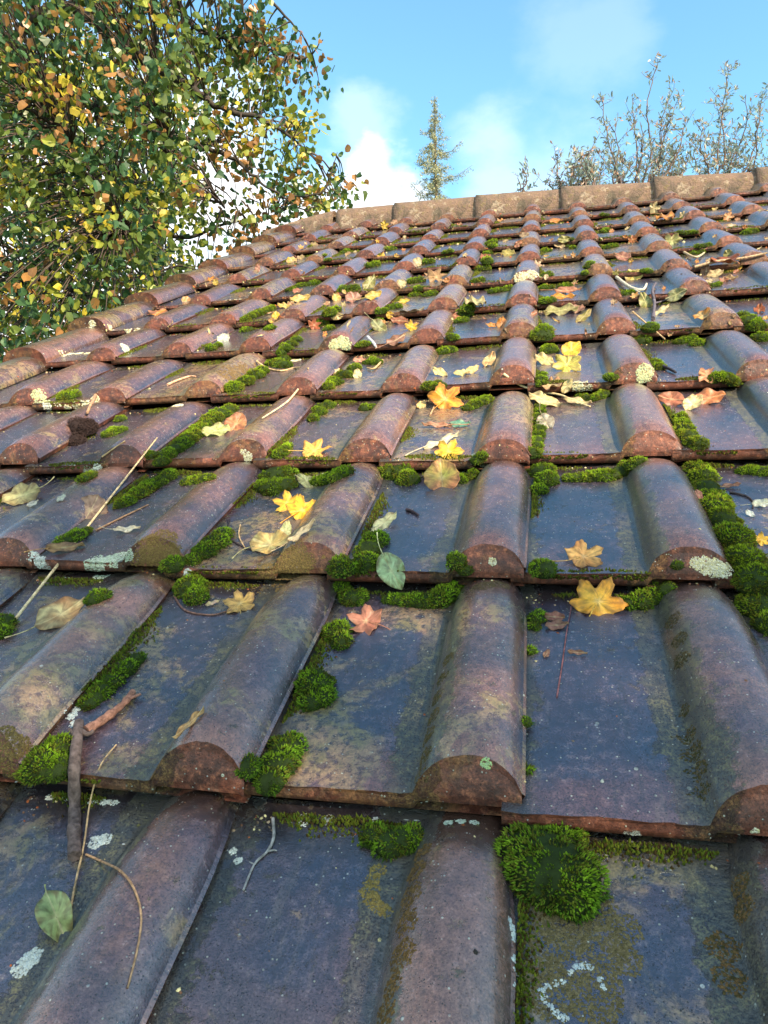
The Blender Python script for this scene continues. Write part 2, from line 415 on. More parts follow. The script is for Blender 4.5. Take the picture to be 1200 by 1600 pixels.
def verge_mesh_data(seed, far):
    """verge tile: broad roll along the gable side, x from -0.62 to 0 (right edge)"""
    rs = np.random.RandomState(seed)
    ny = 7 if far else 12; nx = 13 if far else 25
    th = np.linspace(0, math.pi, nx); Ln = GA + .1
    ys = np.linspace(0, Ln, ny)
    V = []; T = []; Fs = []; FM = []; SM = []
    for b, y in enumerate(ys):
        e = y / Ln; w = .31 * (1 - .06 * e); h = .20 * (1 - .10 * e)
        x = -.31 - w * np.cos(th); z = .13 - TILT * e + h * np.sin(th) ** .8
        z[0] -= .22
        yy = np.full(nx, y) + (.28 * h * np.sin(th) if b == 0 else 0)
        if b == 1: yy = np.maximum(yy, .28 * h * np.sin(th) + .03)
        V.append(np.stack([x, yy, z], 1)); T.append(np.stack([.5 + .5 * (x + .62), yy, z * .6], 1))
    for b in range(ny - 1):
        for a in range(nx - 1):
            i = b * nx + a; Fs.append((i, i + 1, i + nx + 1, i + nx)); FM.append(0); SM.append(True)
    n = nx * ny; f = V[0].copy(); g2 = f.copy(); g2[:, 1] = 0.0; g2[:, 2] = np.minimum(.06, f[:, 2]); g2[0, 2] = f[0, 2]
    V += [f, g2]; T += [T[0], np.stack([T[0][:, 0], g2[:, 1], g2[:, 2]], 1)]
    for a in range(nx - 1):
        i = n + a; Fs.append((i + nx, i + nx + 1, i + 1, i)); FM.append(1); SM.append(False)
    return np.concatenate(V), np.array(Fs), np.array(FM), np.array(SM), np.concatenate(T)

C0, C1, R0, R1 = -5, 8, -3, 11
bvV, bvF, bvO = [], [], []; bvn = 0
tiles = []
ROWJ = {r: rng.uniform(-.03, .03) for r in range(R0, R1 + 1)}
def project(P):
    d = Vector(P) - CAM; return 600 + F_PX * d.dot(cR) / d.dot(cF), 800 + F_PX * d.dot(cD) / d.dot(cF), d.dot(cF)
for r in range(R0, R1 + 1):
    for c in range(C0 - 1, C1 + 1):
        verge = c == C0 - 1
        far = r >= 6
        seed = 1000 + r * 50 + c
        if verge: V, Fs, FM, SM, T = verge_mesh_data(seed, far)
        else: V, Fs, FM, SM, T = tile_mesh_data(c, r, far, seed=seed)
        jx, jy, jz = rng.uniform(-.016, .016), rng.uniform(-.045, .045) - (.06 if rng.rand() < .08 else 0), rng.uniform(0, .024)
        ang = rng.uniform(-.013, .013)
        ca, sa = math.cos(ang), math.sin(ang)
        V = V.copy(); x = V[:, 0] * ca - V[:, 1] * sa; y = V[:, 0] * sa + V[:, 1] * ca
        V[:, 0] = x; V[:, 1] = y; V[:, 2] += rng.uniform(-.006, .006) * (V[:, 0] - .5)
        if r == 11:
            V[:, 1] = np.minimum(V[:, 1], 1.0)
        org = Vector(((c - 1 if not verge else c + .06) + jx, r * GA + jy, jz - .112)) * S
        if verge: org.x = (-5.94 + jx) * S
        tiles.append(dict(V=V * S, F=Fs, FM=FM, SM=SM, T=T, org=org, c=c, r=r, verge=verge, rnd=rng.rand(), rndb=rng.rand()))
# hand-matched tempers: browner rolls where the photograph has them
for tt in tiles:
    key = (tt['c'], tt['r'])
    if key in ((-1, 3), (-2, 2), (-2, 3), (-3, 3), (-3, 5), (0, 3), (-2, 5), (-1, 4), (1, 2), (-4, 5)): tt['rnd'] = .97
    if key in ((0, 1), (1, 1), (-2, 1), (-1, 1), (-1, 0), (1, 4), (1, 5), (2, 4), (2, 3), (-1, -1), (0, -1)): tt['rnd'] = .12 + .1 * rng.rand()
    if key in ((-1, 0), (0, 0), (-2, 0), (1, -1), (-1, 1)): tt['rndb'] = .62 + .12 * rng.rand()
    if key in ((0, 1), (1, 1), (1, 3), (1, 2), (2, 3)): tt['rndb'] = .2
    if key == (0, -1): tt['rnd'], tt['rndb'] = .74, .34
    if key == (-1, -1): tt['rnd'], tt['rndb'] = .42, .55
    if key == (1, -1): tt['rnd'], tt['rndb'] = .45, .9
    sx, sy, dp = project(RX @ (tt['org'] + Vector((.5 * S, .7 * S, 0))))
    w = 1.2 * S * F_PX / max(dp, .05)
    vis = dp > .1 and -w < sx < 1200 + w and -w < sy < 1600 + w
    tt['size'] = (w if vis else 0)
normal = sorted([tt for tt in tiles if not tt['verge']], key=lambda q: -q['size'])
single = set(id(q) for q in normal[:100])
rest = []
for tt in tiles:
    n = len(tt['V'])
    Wv = np.array(tt['V']) + np.array(tt['org'])
    tt['at'] = {'tc': tt['T'], 'rnd': np.full(n, tt['rnd']), 'rndb': np.full(n, tt['rndb'])}
    if tt['verge'] or id(tt) in single:
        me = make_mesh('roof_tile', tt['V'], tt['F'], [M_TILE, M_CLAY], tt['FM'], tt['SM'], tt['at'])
        tt['obj'] = link('verge_tile' if tt['verge'] else 'roof_tile', me, ROOF, tt['org'])
        if tt['verge']: tt['obj']['label'] = 'broad rounded edge tile along the left side of the roof'
    else:
        rest.append((Wv, tt)); tt['obj'] = None
    bvV.append(Wv); bvF.append(tt['F'] + bvn); bvO += [tt] * len(tt['F']); bvn += n
off = 0; V_, F_, FM_, SM_, A_ = [], [], [], [], {'tc': [], 'rnd': [], 'rndb': []}
for Wv, tt in rest:
    V_.append(Wv); F_.append(tt['F'] + off); off += len(Wv); FM_.append(tt['FM']); SM_.append(tt['SM'])
    for k in A_: A_[k].append(tt['at'][k])
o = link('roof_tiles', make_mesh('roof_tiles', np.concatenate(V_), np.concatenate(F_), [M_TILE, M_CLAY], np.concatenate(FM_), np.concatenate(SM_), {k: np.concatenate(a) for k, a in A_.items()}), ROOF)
o['kind'] = 'stuff'; o['label'] = 'the farthest small pantiles of the same roof'

# ridge tiles
RIDGE_V = 11 * GA + .98
ridge_objs = []
rj = [-7.15, -5.1, -3.62, -1.58, .45, 2.55, 4.72, 6.7, 8.6]
for k in range(len(rj) - 1):
    x0, x1 = rj[k], rj[k + 1]; hh = .56 + rng.uniform(-.02, .02); hw = .62
    dz = rng.uniform(-.012, .012); sl = rng.uniform(-.004, .004)
    th = np.linspace(-.10 * math.pi, 1.10 * math.pi, 23); nu = 14
    us = np.linspace(x0 + .01, x1 + .05, nu)
    V = []; Fs = []
    for layer, tk in ((0, 0), (1, .07)):
        for a, u in enumerate(us):
            q = (u - x0) / (x1 - x0); sc = (1.06 - .10 * q) if True else 1
            for b, t_ in enumerate(th):
                cy = -math.copysign(abs(math.cos(t_)) ** .55, math.cos(t_)) * (hw - tk) * sc; cz = math.copysign(abs(math.sin(t_)) ** .75, math.sin(t_)) * (hh - tk) * sc
                w = noise.noise(Vector((u * 2, cy * 5, k * 3.1))) * .030 + noise.noise(Vector((u * 7, cy * 9, k * 3.1))) * .012
                V.append((u, cy + w, cz + w * .7 + dz + sl * a - (.42 * (1 - q) ** 1.3 if k == 0 else 0)))
    nb = len(th)
    for layer in (0, 1):
        for a in range(nu - 1):
            for b in range(nb - 1):
                i = layer * nu * nb + a * nb + b
                Fs.append((i, i + 1, i + nb + 1, i + nb) if layer == 0 else (i, i + nb, i + nb + 1, i + 1))
    for a in (0, nu - 1):
        for b in range(nb - 1):
            i = a * nb + b; jn = nu * nb + i; Fs.append((i, jn, jn + 1, i + 1))
    for a in range(nu - 1):
        for b in (0, nb - 1):
            i = a * nb + b; jn = nu * nb + i; Fs.append((i, i + nb, jn + nb, jn))
    V = np.array(V) * S
    ctr = Vector(((x0 + x1) / 2 * S, 0, 0)); V[:, 0] -= ctr.x
    # ridge stands upright in world space: counter-rotate in roof space
    R_ = np.array(Matrix.Rotation(-PITCH, 3, 'X')); V = V @ R_.T
    base = Vector((ctr.x, RIDGE_V * S, .10 * S)) + Matrix.Rotation(-PITCH, 3, 'X') @ Vector((0, .42 * S, -.22 * S))
    sm = np.ones(len(Fs), bool); sm[-(2 * (nb - 1) + 2 * (nu - 1)):] = False
    ro = link('ridge_tile', make_mesh('ridge_tile', V, np.array(Fs), [M_RIDGE], None, sm), ROOF, base); ridge_objs.append(ro)
# gable end stop under the ridge, mortar bedding
M_MORTAR = plain_material('mortar', (.22, .15, .09), (.12, .085, .06), 14, .95, .02)
acc = Acc()
for k in range(190):
    u = -6.4 + k * .078 + rng.uniform(-.05, .05)
    if noise.noise(Vector((u * 1.3, 0, 0))) < -.15: continue
    th = np.linspace(0, 2 * math.pi, 9)[:-1]
    r1 = rng.uniform(.07, .13); V = [(u + math.cos(a) * r1 * 1.3, RIDGE_V - .10 + math.sin(a) * r1 * .8, .0) for a in th] + [(u, RIDGE_V - .06, .02 + r1 * 1.5)]
    acc.add(np.array(V) * S, np.array([(i, (i + 1) % 8, 8) for i in range(8)]), (.2, .14, .08))
link('mortar_bedding', acc.mesh('mortar_bedding', [M_MORTAR]), ROOF)

def box(V0, V1):
    (a, b, c), (d, e, f) = V0, V1
    V = np.array([(a, b, c), (d, b, c), (d, e, c), (a, e, c), (a, b, f), (d, b, f), (d, e, f), (a, e, f)], float)
    return V, np.array([(0, 3, 2, 1), (4, 5, 6, 7), (0, 1, 5, 4), (1, 2, 6, 5), (2, 3, 7, 6), (3, 0, 4, 7)])
M_DECK = plain_material('roof_boards', (.06, .04, .028), (.035, .025, .02), 6)
V, Fs = box((-6.45 * S, R0 * GA * S + .02, -.085), (8.0 * S, (RIDGE_V + .5) * S, -.055))
link('roof_deck', make_mesh('roof_deck', V, Fs, [M_DECK], smooth=False), ROOF)
# rear slope: corrugated run of the same tile profile falling away behind the ridge
xs = np.concatenate([c + np.concatenate([np.linspace(0, .42, 3), np.linspace(.47, .999, 10)]) for c in range(-6, 8)])
pr = np.tile(prof(np.concatenate([np.linspace(0, .42, 3), np.linspace(.47, .999, 10)]), H_ROLL), 14)
V = []; T = []
apex = RX @ Vector((0, (RIDGE_V + .45) * S, 0))
nrow = 11
rr = []
for r in range(nrow):
    for e, zt in ((0, .015), (1, .10)): rr.append((r + e - .0 * e, zt))
for (r, zt) in rr:
    for x, p_ in zip(xs, pr):
        d = r * GA * S; wz = (zt + p_) * S - .02
        V.append((x * S, apex.y + d * math.cos(PITCH) + wz * math.sin(PITCH), apex.z - d * math.sin(PITCH) + wz * math.cos(PITCH))); T.append((x % 1, r, p_))
V = np.array(V); nx = len(xs)
V = (V @ np.array(RX))            # world -> roof space  (RX^T applied on the left)
Fs = [(b * nx + a, b * nx + a + 1, (b + 1) * nx + a + 1, (b + 1) * nx + a) for b in range(len(rr) - 1) for a in range(nx - 1)]
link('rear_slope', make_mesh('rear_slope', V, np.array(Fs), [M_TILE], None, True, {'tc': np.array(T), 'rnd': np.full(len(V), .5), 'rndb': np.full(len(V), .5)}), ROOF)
# walls that carry the roof (in roof space)
M_WALL = plain_material('rendered_wall', (.34, .30, .24), (.26, .22, .17), 3, .9, .01)
ye = (RX @ Vector((0, (R0 * GA + .6) * S, 0))); yb = apex.y + nrow * GA * S * math.cos(PITCH) - .15
zb = apex.z - nrow * GA * S * math.sin(PITCH)
pent = [(ye.y, gz), (yb, gz), (yb, zb), (apex.y, apex.z - .06), (ye.y, ye.z - .07)]
V = np.array([(x, y, z) for x in (-6.35 * S, -6.35 * S + .2) for (y, z) in pent]) @ np.array(RX)
Fs3 = [np.array([(0, 1, 2, 3, 4), (9, 8, 7, 6, 5)])]; Fs4 = np.array([(i, 5 + i, 5 + (i + 1) % 5, (i + 1) % 5) for i in range(5)])
link('gable_wall', make_mesh('gable_wall', V, Fs3 + [Fs4], [M_WALL], smooth=False), ROOF)
V, Fs = box((-6.35 * S + .203, ye.y, gz), (7.8 * S, ye.y + .2, ye.z - .07)); V = V @ np.array(RX)
link('front_wall', make_mesh('front_wall', V, Fs, [M_WALL], smooth=False), ROOF)

# ------------------------------------------------------------------ ray picking on the tiles (to rest things on the roof)
bV = np.concatenate(bvV); bF = np.concatenate(bvF)
RXn = np.array(RX)
bVw = bV @ RXn.T
BVH = BVHTree.FromPolygons([tuple(v) for v in bVw], [tuple(int(i) for i in f) for f in bF])
NRM = RX @ Vector((0, 0, 1)); UPS = RX @ Vector((0, 1, 0))
def pick(px, py):
    d = pdir(px, py); h = BVH.ray_cast(CAM, d)
    if h[0] is None:
        t = -(CAM.dot(NRM)) / d.dot(NRM); return CAM + d * t, NRM.copy(), None
    n = h[1]; n = n if n.dot(NRM) > 0 else -n
    return h[0], n, bvO[h[2]]
def drop(P, hgt=.08):
    h = BVH.ray_cast(Vector(P) + NRM * hgt, -NRM)
    return (h[0], (h[1] if h[1].dot(NRM) > 0 else -h[1])) if h[0] else (Vector(P), NRM.copy())
def depth(P): return (Vector(P) - CAM).dot(cF)

# ------------------------------------------------------------------ moss
def moss(discs, label, group=None, dens=1.0, tone=0.0, flat=.68, name='moss_cushion'):
    """cushion of little shoots growing over a few overlapping mounds"""
    dd_ = [discs[0]]
    for q in discs[1:]:
        p = dd_[-1]
        if len(discs) > 1 and math.hypot(q[0] - p[0], q[1] - p[1]) > .75 * (q[2] + p[2]): dd_.append(((q[0] + p[0]) / 2, (q[1] + p[1]) / 2, (q[2] + p[2]) * .52))
        dd_.append(q)
    balls = []
    for (px, py, rp) in dd_:
        rp *= 1.16
        P, n, t_ = pick(px, py); R_ = rp * depth(P) / F_PX
        P2, n2 = drop(P); balls.append((np.array(P2 + NRM * R_ * .10), R_))
    C = np.array([b[0] for b in balls]); Rr = np.array([b[1] for b in balls])
    acc = Acc(); dpt = depth(C[0]); nrm = np.array(NRM)
    pxm = dpt / F_PX
    # shoot size: about 2 px of the picture for near ones, real size 2-4 mm
    sh = max(.0014, .95 * pxm)
    seedv = rng.uniform(0, 50)
    for bi, (c, r) in enumerate(balls):
        cnt = int(min(5200, dens * 4.6 * (r / sh) ** 2))
        th = rng.uniform(0, 2 * math.pi, cnt); cz = rng.uniform(-.05, 1, cnt); sr = np.sqrt(1 - np.clip(cz, 0, 1) ** 2)
        # frame
        e1 = np.array((1.0, 0, 0)); e2 = np.cross(nrm, e1)
        D = np.outer(sr * np.cos(th), e1) + np.outer(sr * np.sin(th), e2) + np.outer(cz, nrm)
        P = c + D * r * np.array(1.0)
        # flatten along the roof normal
        hN = (P - c) @ nrm; P = P - np.outer(hN * (1 - flat), nrm)
        nn = D / (np.linalg.norm(D, axis=1)[:, None] + 1e-9)
        lump = np.array([noise.noise(Vector(p) * (9.0 / (r * 14)) + Vector((seedv, 0, 0))) + .5 * noise.noise(Vector(p) * 160) for p in P])
        P = P + nn * (lump * r * .42)[:, None]
        keep = np.ones(cnt, bool)
        for bj, (c2, r2) in enumerate(balls):
            if bj == bi: continue
            q = P - c2; hq = q @ nrm; q2 = q + np.outer(hq * (1 / flat - 1), nrm)
            keep &= (np.linalg.norm(q2, axis=1) > r2 * .88)
        P = P[keep]; nn = nn[keep]; lump = lump[keep]; k = len(P)
        if k == 0: continue
        # each shoot: a little four-blade star
        hue = rng.normal(0, 1, k)
        low = np.clip(((P - c) @ nrm) / (r * flat), 0, 1)
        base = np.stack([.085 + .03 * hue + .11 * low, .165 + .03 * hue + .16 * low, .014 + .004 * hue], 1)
        brown = (np.array([noise.noise(Vector(p) * 45 + Vector((3, seedv, 0))) for p in P]) > .0) & (rng.rand(k) < .5)
        base[brown] = base[brown] * .45 + np.array((.14, .075, .018)) * .55
        yel = tone * np.array((.12, .085, .0)); base = np.clip(base * (1 - .0 * tone) + yel, .008, .5)
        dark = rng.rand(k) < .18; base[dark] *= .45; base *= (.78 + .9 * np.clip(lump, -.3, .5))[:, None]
        t1 = np.cross(nn, rng.normal(0, 1, (k, 3))); t1 /= np.linalg.norm(t1, axis=1)[:, None] + 1e-9; t2 = np.cross(nn, t1)
        hgt = sh * rng.uniform(.7, 1.7, k); wd = sh * rng.uniform(.55, .95, k)
        lean = rng.normal(0, .35, (k, 3))
        tip = P + (nn + lean) * hgt[:, None]
        VV = np.zeros((k, 5, 3)); VV[:, 0] = P + t1 * wd[:, None] * .8; VV[:, 1] = P + t2 * wd[:, None] * .8; VV[:, 2] = P - t1 * wd[:, None] * .8; VV[:, 3] = P - t2 * wd[:, None] * .8
        VV[:, :4] -= (nn * (sh * .5))[:, None, :]
        VV[:, 4] = tip
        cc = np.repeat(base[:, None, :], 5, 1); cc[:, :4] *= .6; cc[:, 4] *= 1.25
        ii = (np.arange(k) * 5)[:, None, None]; tri = np.array([(0, 1, 4), (1, 2, 4), (2, 3, 4), (3, 0, 4)])[None] + ii
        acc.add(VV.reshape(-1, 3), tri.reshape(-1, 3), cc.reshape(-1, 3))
        # body of the cushion
        uu, vv = 14, 7; Vb = []
        for a in range(vv + 1):
            el = math.pi / 2 * a / vv * 1.25 - .35
            for b in range(uu):
                az = 2 * math.pi * b / uu
                d = e1 * math.cos(el) * math.cos(az) + e2 * math.cos(el) * math.sin(az)
                p = c + d * r * .95 + nrm * math.sin(el) * r * flat * .93
                p = p + (d + nrm * .4) * r * .24 * noise.noise(Vector(p) * (9.0 / (r * 14)) + Vector((seedv, 0, 0)))
                Vb.append(p)
        Fb = [(a * uu + b, a * uu + (b + 1) % uu, (a + 1) * uu + (b + 1) % uu, (a + 1) * uu + b) for a in range(vv) for b in range(uu)]
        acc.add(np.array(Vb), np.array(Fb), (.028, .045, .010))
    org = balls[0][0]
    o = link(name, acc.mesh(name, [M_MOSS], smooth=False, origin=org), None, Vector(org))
    tag(o, label, 'moss', group); return o

MOSS = []
def ms(discs, label, **k): MOSS.append((discs, label, k))
def joint_moss():
    acc = Acc()
    nrm = np.array(NRM)
    for r in range(-1, 11):
        for c in range(-5, 6):
            runs = []
            if rng.rand() < .9: a0 = rng.uniform(0, .2); runs.append(('h', a0, a0 + rng.uniform(.25, .55)))
            if rng.rand() < .8: a0 = rng.uniform(0, .9); runs.append(('v', a0, a0 + rng.uniform(.3, .8)))
            for kd, a, b in runs:
                n = int((b - a) * (1100 if r < 4 else 480)); t = rng.uniform(a, b, n)
                w = .045 * (1 - np.abs((t - a) / (b - a) * 2 - 1) ** 3) * (.6 + .8 * np.abs(np.array([noise.noise(Vector((q * 9, r * 3.1, c * 1.7))) for q in t])))
                for q, ww in zip(t, w):
                    off = abs(rng.normal(0, 1)) * ww
                    u, v_ = (c + q, r * GA - .004 - off) if kd == 'h' else (c + .012 + off, r * GA + q)
                    P, nn = drop(RX @ (Vector((u, v_, 0)) * S))
                    if nn.dot(NRM) < .5: continue
                    sh = max(.0016, 1.0 * depth(P) / F_PX) * rng.uniform(.7, 1.3)
                    t1 = nn.cross(Vector(rng.normal(0, 1, 3))).normalized(); t2 = nn.cross(t1)
                    up = nn * sh * (.7 + 3.0 * max(0, ww - off) * S / sh * .35); P2 = P + up * .5
                    V = [tuple(P2 + t1 * sh * .8 - nn * sh * .6), tuple(P2 + t2 * sh * .8 - nn * sh * .6), tuple(P2 - t1 * sh * .8 - nn * sh * .6), tuple(P2 - t2 * sh * .8 - nn * sh * .6), tuple(P2 + nn * sh + Vector(rng.normal(0, .4, 3)) * sh)]
                    f = rng.rand(); cc = np.array((.09, .15, .014)) * (1 - f) + np.array((.22, .24, .02)) * f
                    if rng.rand() < .3: cc = np.array((.10, .065, .02))
                    cv = np.tile(cc * rng.uniform(.6, 1.1), (5, 1)); cv[:4] *= .6
                    acc.add(np.array(V), np.array([(0, 1, 4), (1, 2, 4), (2, 3, 4), (3, 0, 4)]), cv)
    tag(link('joint_moss', acc.mesh('joint_moss', [M_MOSS], smooth=False)), 'thin moss film creeping along the joints between the tiles', 'moss', kind='stuff')
joint_moss()
G1 = 'moss cushions in the tile joints'
ms([(868, 1372, 58), (884, 1396, 40), (845, 1345, 48), (838, 1312, 30), (868, 1318, 32), (884, 1290, 24)], 'biggest bright green moss cushion, in the bottom joint right of the centre roll')
ms([(582, 1312, 20), (612, 1320, 24), (645, 1312, 18)], 'dark green moss tucked under the tile front left of the bottom centre roll')
ms([(446, 1172, 24), (436, 1200, 26), (422, 1225, 22), (400, 1245, 18)], 'long green moss cushion beside the lower left roll, above its clay end')
ms([(494, 1072, 28), (500, 1092, 20), (488, 1100, 18)], 'round green moss cushion right of the left roll, above the long cushion')
ms([(84, 1180, 30), (68, 1200, 28), (92, 1205, 22)], 'dark green moss cushion beside the lichen crusted stick at the lower left')
ms([(212, 1034, 15), (196, 1050, 17), (178, 1066, 17), (160, 1083, 17), (142, 1100, 15)], 'narrow moss strip up the right side of the roll above the forked twig')
ms([(150, 938, 16), (160, 934, 12)], 'small moss lump right of the large pale leaf with brown edges')
ms([(6, 978, 18), (2, 992, 14)], 'moss cushion cut by the left edge of the photo under the straw')
ms([(280, 908, 16), (298, 922, 22), (308, 934, 18)], 'green moss cushion below the ochre crusted roll end at the left')
ms([(348, 842, 14), (334, 852, 18), (318, 866, 17), (305, 876, 12)], 'oblong moss cushion right of the ochre crusted roll')
ms([(134, 832, 9), (120, 840, 13), (104, 848, 13), (92, 854, 9)], 'moss strip under the dry netted brown leaf')
ms([(262, 748, 13), (246, 757, 14), (228, 768, 13), (208, 780, 12), (190, 791, 10)], 'moss strip right of the second roll from the left edge')
ms([(244, 732, 11), (262, 714, 13), (283, 698, 14), (303, 684, 14), (322, 667, 14), (345, 652, 16), (358, 644, 12)], 'long moss ribbon climbing beside a roll left of the two toned leaf')
ms([(366, 609, 13), (384, 600, 14), (400, 590, 13), (412, 582, 10)], 'yellow green moss strip with a thin stem curving across its top', tone=.35)
ms([(428, 569, 10), (446, 573, 11), (440, 553, 9), (455, 540, 9), (464, 533, 8)], 'moss strip climbing from the thin curved stem along a blue grey roll')
ms([(432, 748, 24), (424, 766, 20), (446, 762, 16)], 'domed yellow green moss cushion above the yellow and orange maple leaves', tone=.12)
ms([(438, 712, 12), (450, 700, 8)], 'little moss bump above the domed cushion beside the pink roll')
ms([(492, 756, 9), (508, 753, 12), (526, 748, 12), (542, 739, 10)], 'low moss strip under the pan with the flat yellow maple leaf')
ms([(608, 732, 18), (626, 742, 21), (640, 752, 16)], 'rounded moss wedge left of the pan with the red and green leaf')
ms([(586, 848, 17), (576, 862, 19), (572, 884, 20)], 'green moss cushion beside the pale green oval leaf')
ms([(528, 902, 16), (542, 918, 20), (552, 938, 18)], 'dark moss cushion above the red brown maple leaf')
ms([(526, 992, 20), (532, 1006, 15)], 'round moss ball left of the red brown maple leaf')
ms([(606, 938, 10), (630, 940, 12), (655, 943, 15), (682, 940, 18), (706, 928, 17), (728, 912, 12)], 'wavy moss ridge under the front of the centre tile')
ms([(850, 893, 18), (842, 886, 12)], 'dark round moss tuft left of the pale orange maple leaf')
ms([(838, 968, 12), (836, 980, 8)], 'small moss tuft in the centre joint level with the bright orange maple leaf')
ms([(828, 1018, 8)], 'tiny moss tuft in the centre joint below the brown leaf scraps')
ms([(822, 1136, 9)], 'tiny dark moss tuft halfway down the centre joint')
ms([(822, 1204, 9)], 'tiny dark moss tuft in the centre joint above the biggest cushion')
ms([(980, 946, 13), (1000, 944, 17), (1020, 936, 17), (1042, 922, 13), (1055, 912, 9)], 'moss bank right of the bright orange maple leaf')
ms([(1088, 722, 15), (1098, 750, 18), (1112, 785, 21), (1130, 818, 24), (1148, 848, 27), (1162, 880, 30), (1178, 915, 30), (1190, 952, 30), (1198, 980, 20)], 'longest yellow green moss bank, down the right side of the photo', tone=.42)
ms([(1062, 655, 11), (1070, 675, 14), (1080, 694, 13)], 'yellow green moss plug above the longest moss bank', tone=.4)
ms([(888, 750, 9), (908, 749, 11), (932, 748, 13), (956, 745, 14), (980, 736, 13), (998, 724, 10)], 'moss strip under the white lichen tufts of the tile front right of centre', tone=.15)
ms([(832, 730, 12), (846, 742, 19), (856, 754, 17), (842, 768, 12)], 'rounded moss wedge in the centre joint at mid height', tone=.1)
ms([(720, 752, 9), (738, 744, 11), (754, 732, 9)], 'small moss strip beside the white lichen rosette left of the centre roll')
ms([(842, 638, 8), (843, 654, 10), (842, 672, 10), (840, 690, 9), (837, 706, 7)], 'thin dark moss seam up the centre joint beside the grey drooping leaf')
ms([(849, 522, 14), (848, 540, 15), (858, 550, 11)], 'bright moss cushion right of the centre roll above the yellow leaves', tone=.3)
ms([(844, 588, 8), (846, 602, 8)], 'moss seam beside the pale leafy stem')
ms([(672, 606, 11), (686, 605, 12)], 'bright moss cushion left of the orange maple leaf', tone=.3)
ms([(706, 530, 9), (700, 541, 10), (692, 552, 9)], 'moss cushion against the roll left of the centre one in the fifth row', tone=.3)
ms([(730, 640, 8), (744, 634, 10), (760, 627, 9)], 'moss strip right of the orange maple leaf')
ms([(726, 494, 12), (736, 476, 9)], 'moss tuft left of the centre roll beside the small cream leaf', tone=.1)
ms([(1002, 536, 12), (1014, 534, 12)], 'dark moss tuft crossed by a thin straw right of centre')
ms([(1022, 570, 10), (1030, 576, 9)], 'bright moss tuft right of the pale lichen patch', tone=.2)
ms([(905, 622, 8), (925, 625, 9), (945, 618, 9), (958, 610, 7)], 'dark moss strip under the grey leaf of the leafy stem')
ms([(1112, 610, 9), (1128, 608, 12), (1146, 600, 10)], 'yellow green moss strip right of the rusty leaves', tone=.35)
ms([(1160, 498, 11), (1172, 506, 14), (1188, 520, 12)], 'moss strip at the right edge in the fifth row')
ms([(1062, 536, 8), (1080, 532, 9), (1096, 524, 8)], 'low moss strip under the tile with the deepest blue pan')
ms([(1160, 738, 9), (1178, 738, 10), (1196, 740, 11)], 'moss strip under the tile front at the right edge')
ms([(513, 607, 9), (526, 599, 12), (540, 588, 12), (553, 578, 10)], 'yellow green moss strip beside the cream oval leaf', tone=.4)
ms([(575, 568, 8), (588, 568, 9)], 'moss tuft behind the cream oval leaf', tone=.1)
ms([(500, 640, 11), (512, 636, 10), (488, 656, 10)], 'bright moss wedge above the blue pan with the flat yellow maple leaf', tone=.2)
ms([(570, 640, 9), (582, 638, 8)], 'small dark moss bump above the blue pan left of the roll')
ms([(384, 501, 8), (398, 495, 9), (412, 490, 9), (424, 484, 7)], 'yellow green moss strip left of the small orange leaf', tone=.45)
ms([(502, 498, 10), (514, 492, 11), (526, 486, 8)], 'bright yellow green moss cushion above the cream leaf', tone=.45)
ms([(330, 547, 9), (340, 542, 7)], 'dark moss tuft left of the pale round leaf')
ms([(104, 623, 11), (116, 620, 9)], 'moss tuft right of the small pale rosette near the left edge')
ms([(168, 681, 9), (182, 676, 10), (192, 673, 7)], 'moss tuft right of the dark brown lump')
ms([(188, 657, 8)], 'small dark moss tuft above the dark brown lump')
ms([(132, 750, 9), (144, 744, 8)], 'small moss tuft under the red brown tile front at the left')
ms([(292, 755, 9), (312, 752, 10), (328, 748, 8)], 'moss strip under the tile front left of the domed cushion')
ORD = ('top', 'second', 'third', 'fourth', 'fifth', 'sixth', 'seventh', 'eighth', 'ninth', 'tenth', 'eleventh', 'twelfth', 'thirteenth', 'fourteenth')
NUM = ('one', 'two', 'three', 'four', 'five', 'six', 'seven', 'eight')
def where(x, y):
    P, n, t_ = pick(x, y); q = (RX.transposed() @ P) / S
    r = min(11, max(0, math.floor(q.y / GA))); c = math.floor(q.x)
    side = 'left of the centre joint' if c == -1 else 'right of the centre joint' if c == 0 else ((NUM[min(7, -c - 2)] + ' rolls').replace('one rolls', 'one roll') + ' left of centre' if c < -1 else (NUM[min(7, c - 1)] + ' rolls').replace('one rolls', 'one roll') + ' right of centre')
    return ORD[11 - r] + ' row from the ridge, ' + side
SM_ = [(387, 517, 8), (422, 514, 7), (515, 515, 7), (455, 454, 7), (470, 448, 7), (490, 445, 9), (546, 454, 12), (567, 540, 8), (609, 391, 7), (581, 417, 9), (652, 441, 10), (667, 412, 9), (615, 482, 10), (597, 502, 9),
       (672, 462, 9), (652, 462, 8), (747, 440, 8), (757, 422, 10), (767, 382, 8), (765, 397, 7), (775, 457, 9), (792, 454, 8), (857, 472, 9), (853, 452, 9), (853, 432, 8), (852, 394, 7), (883, 449, 8), (918, 435, 7),
       (892, 385, 6), (955, 387, 8), (945, 363, 7), (945, 338, 5), (980, 460, 9), (1067, 367, 7), (1083, 365, 6), (1100, 395, 8), (1087, 397, 7), (1172, 365, 9), (1118, 447, 7), (722, 503, 9), (512, 412, 5), (540, 395, 6), (1010, 430, 7), (700, 395, 6)]
WH_ = {}
for (x, y, r_) in SM_: WH_.setdefault(where(x, y), []).append((y, x))
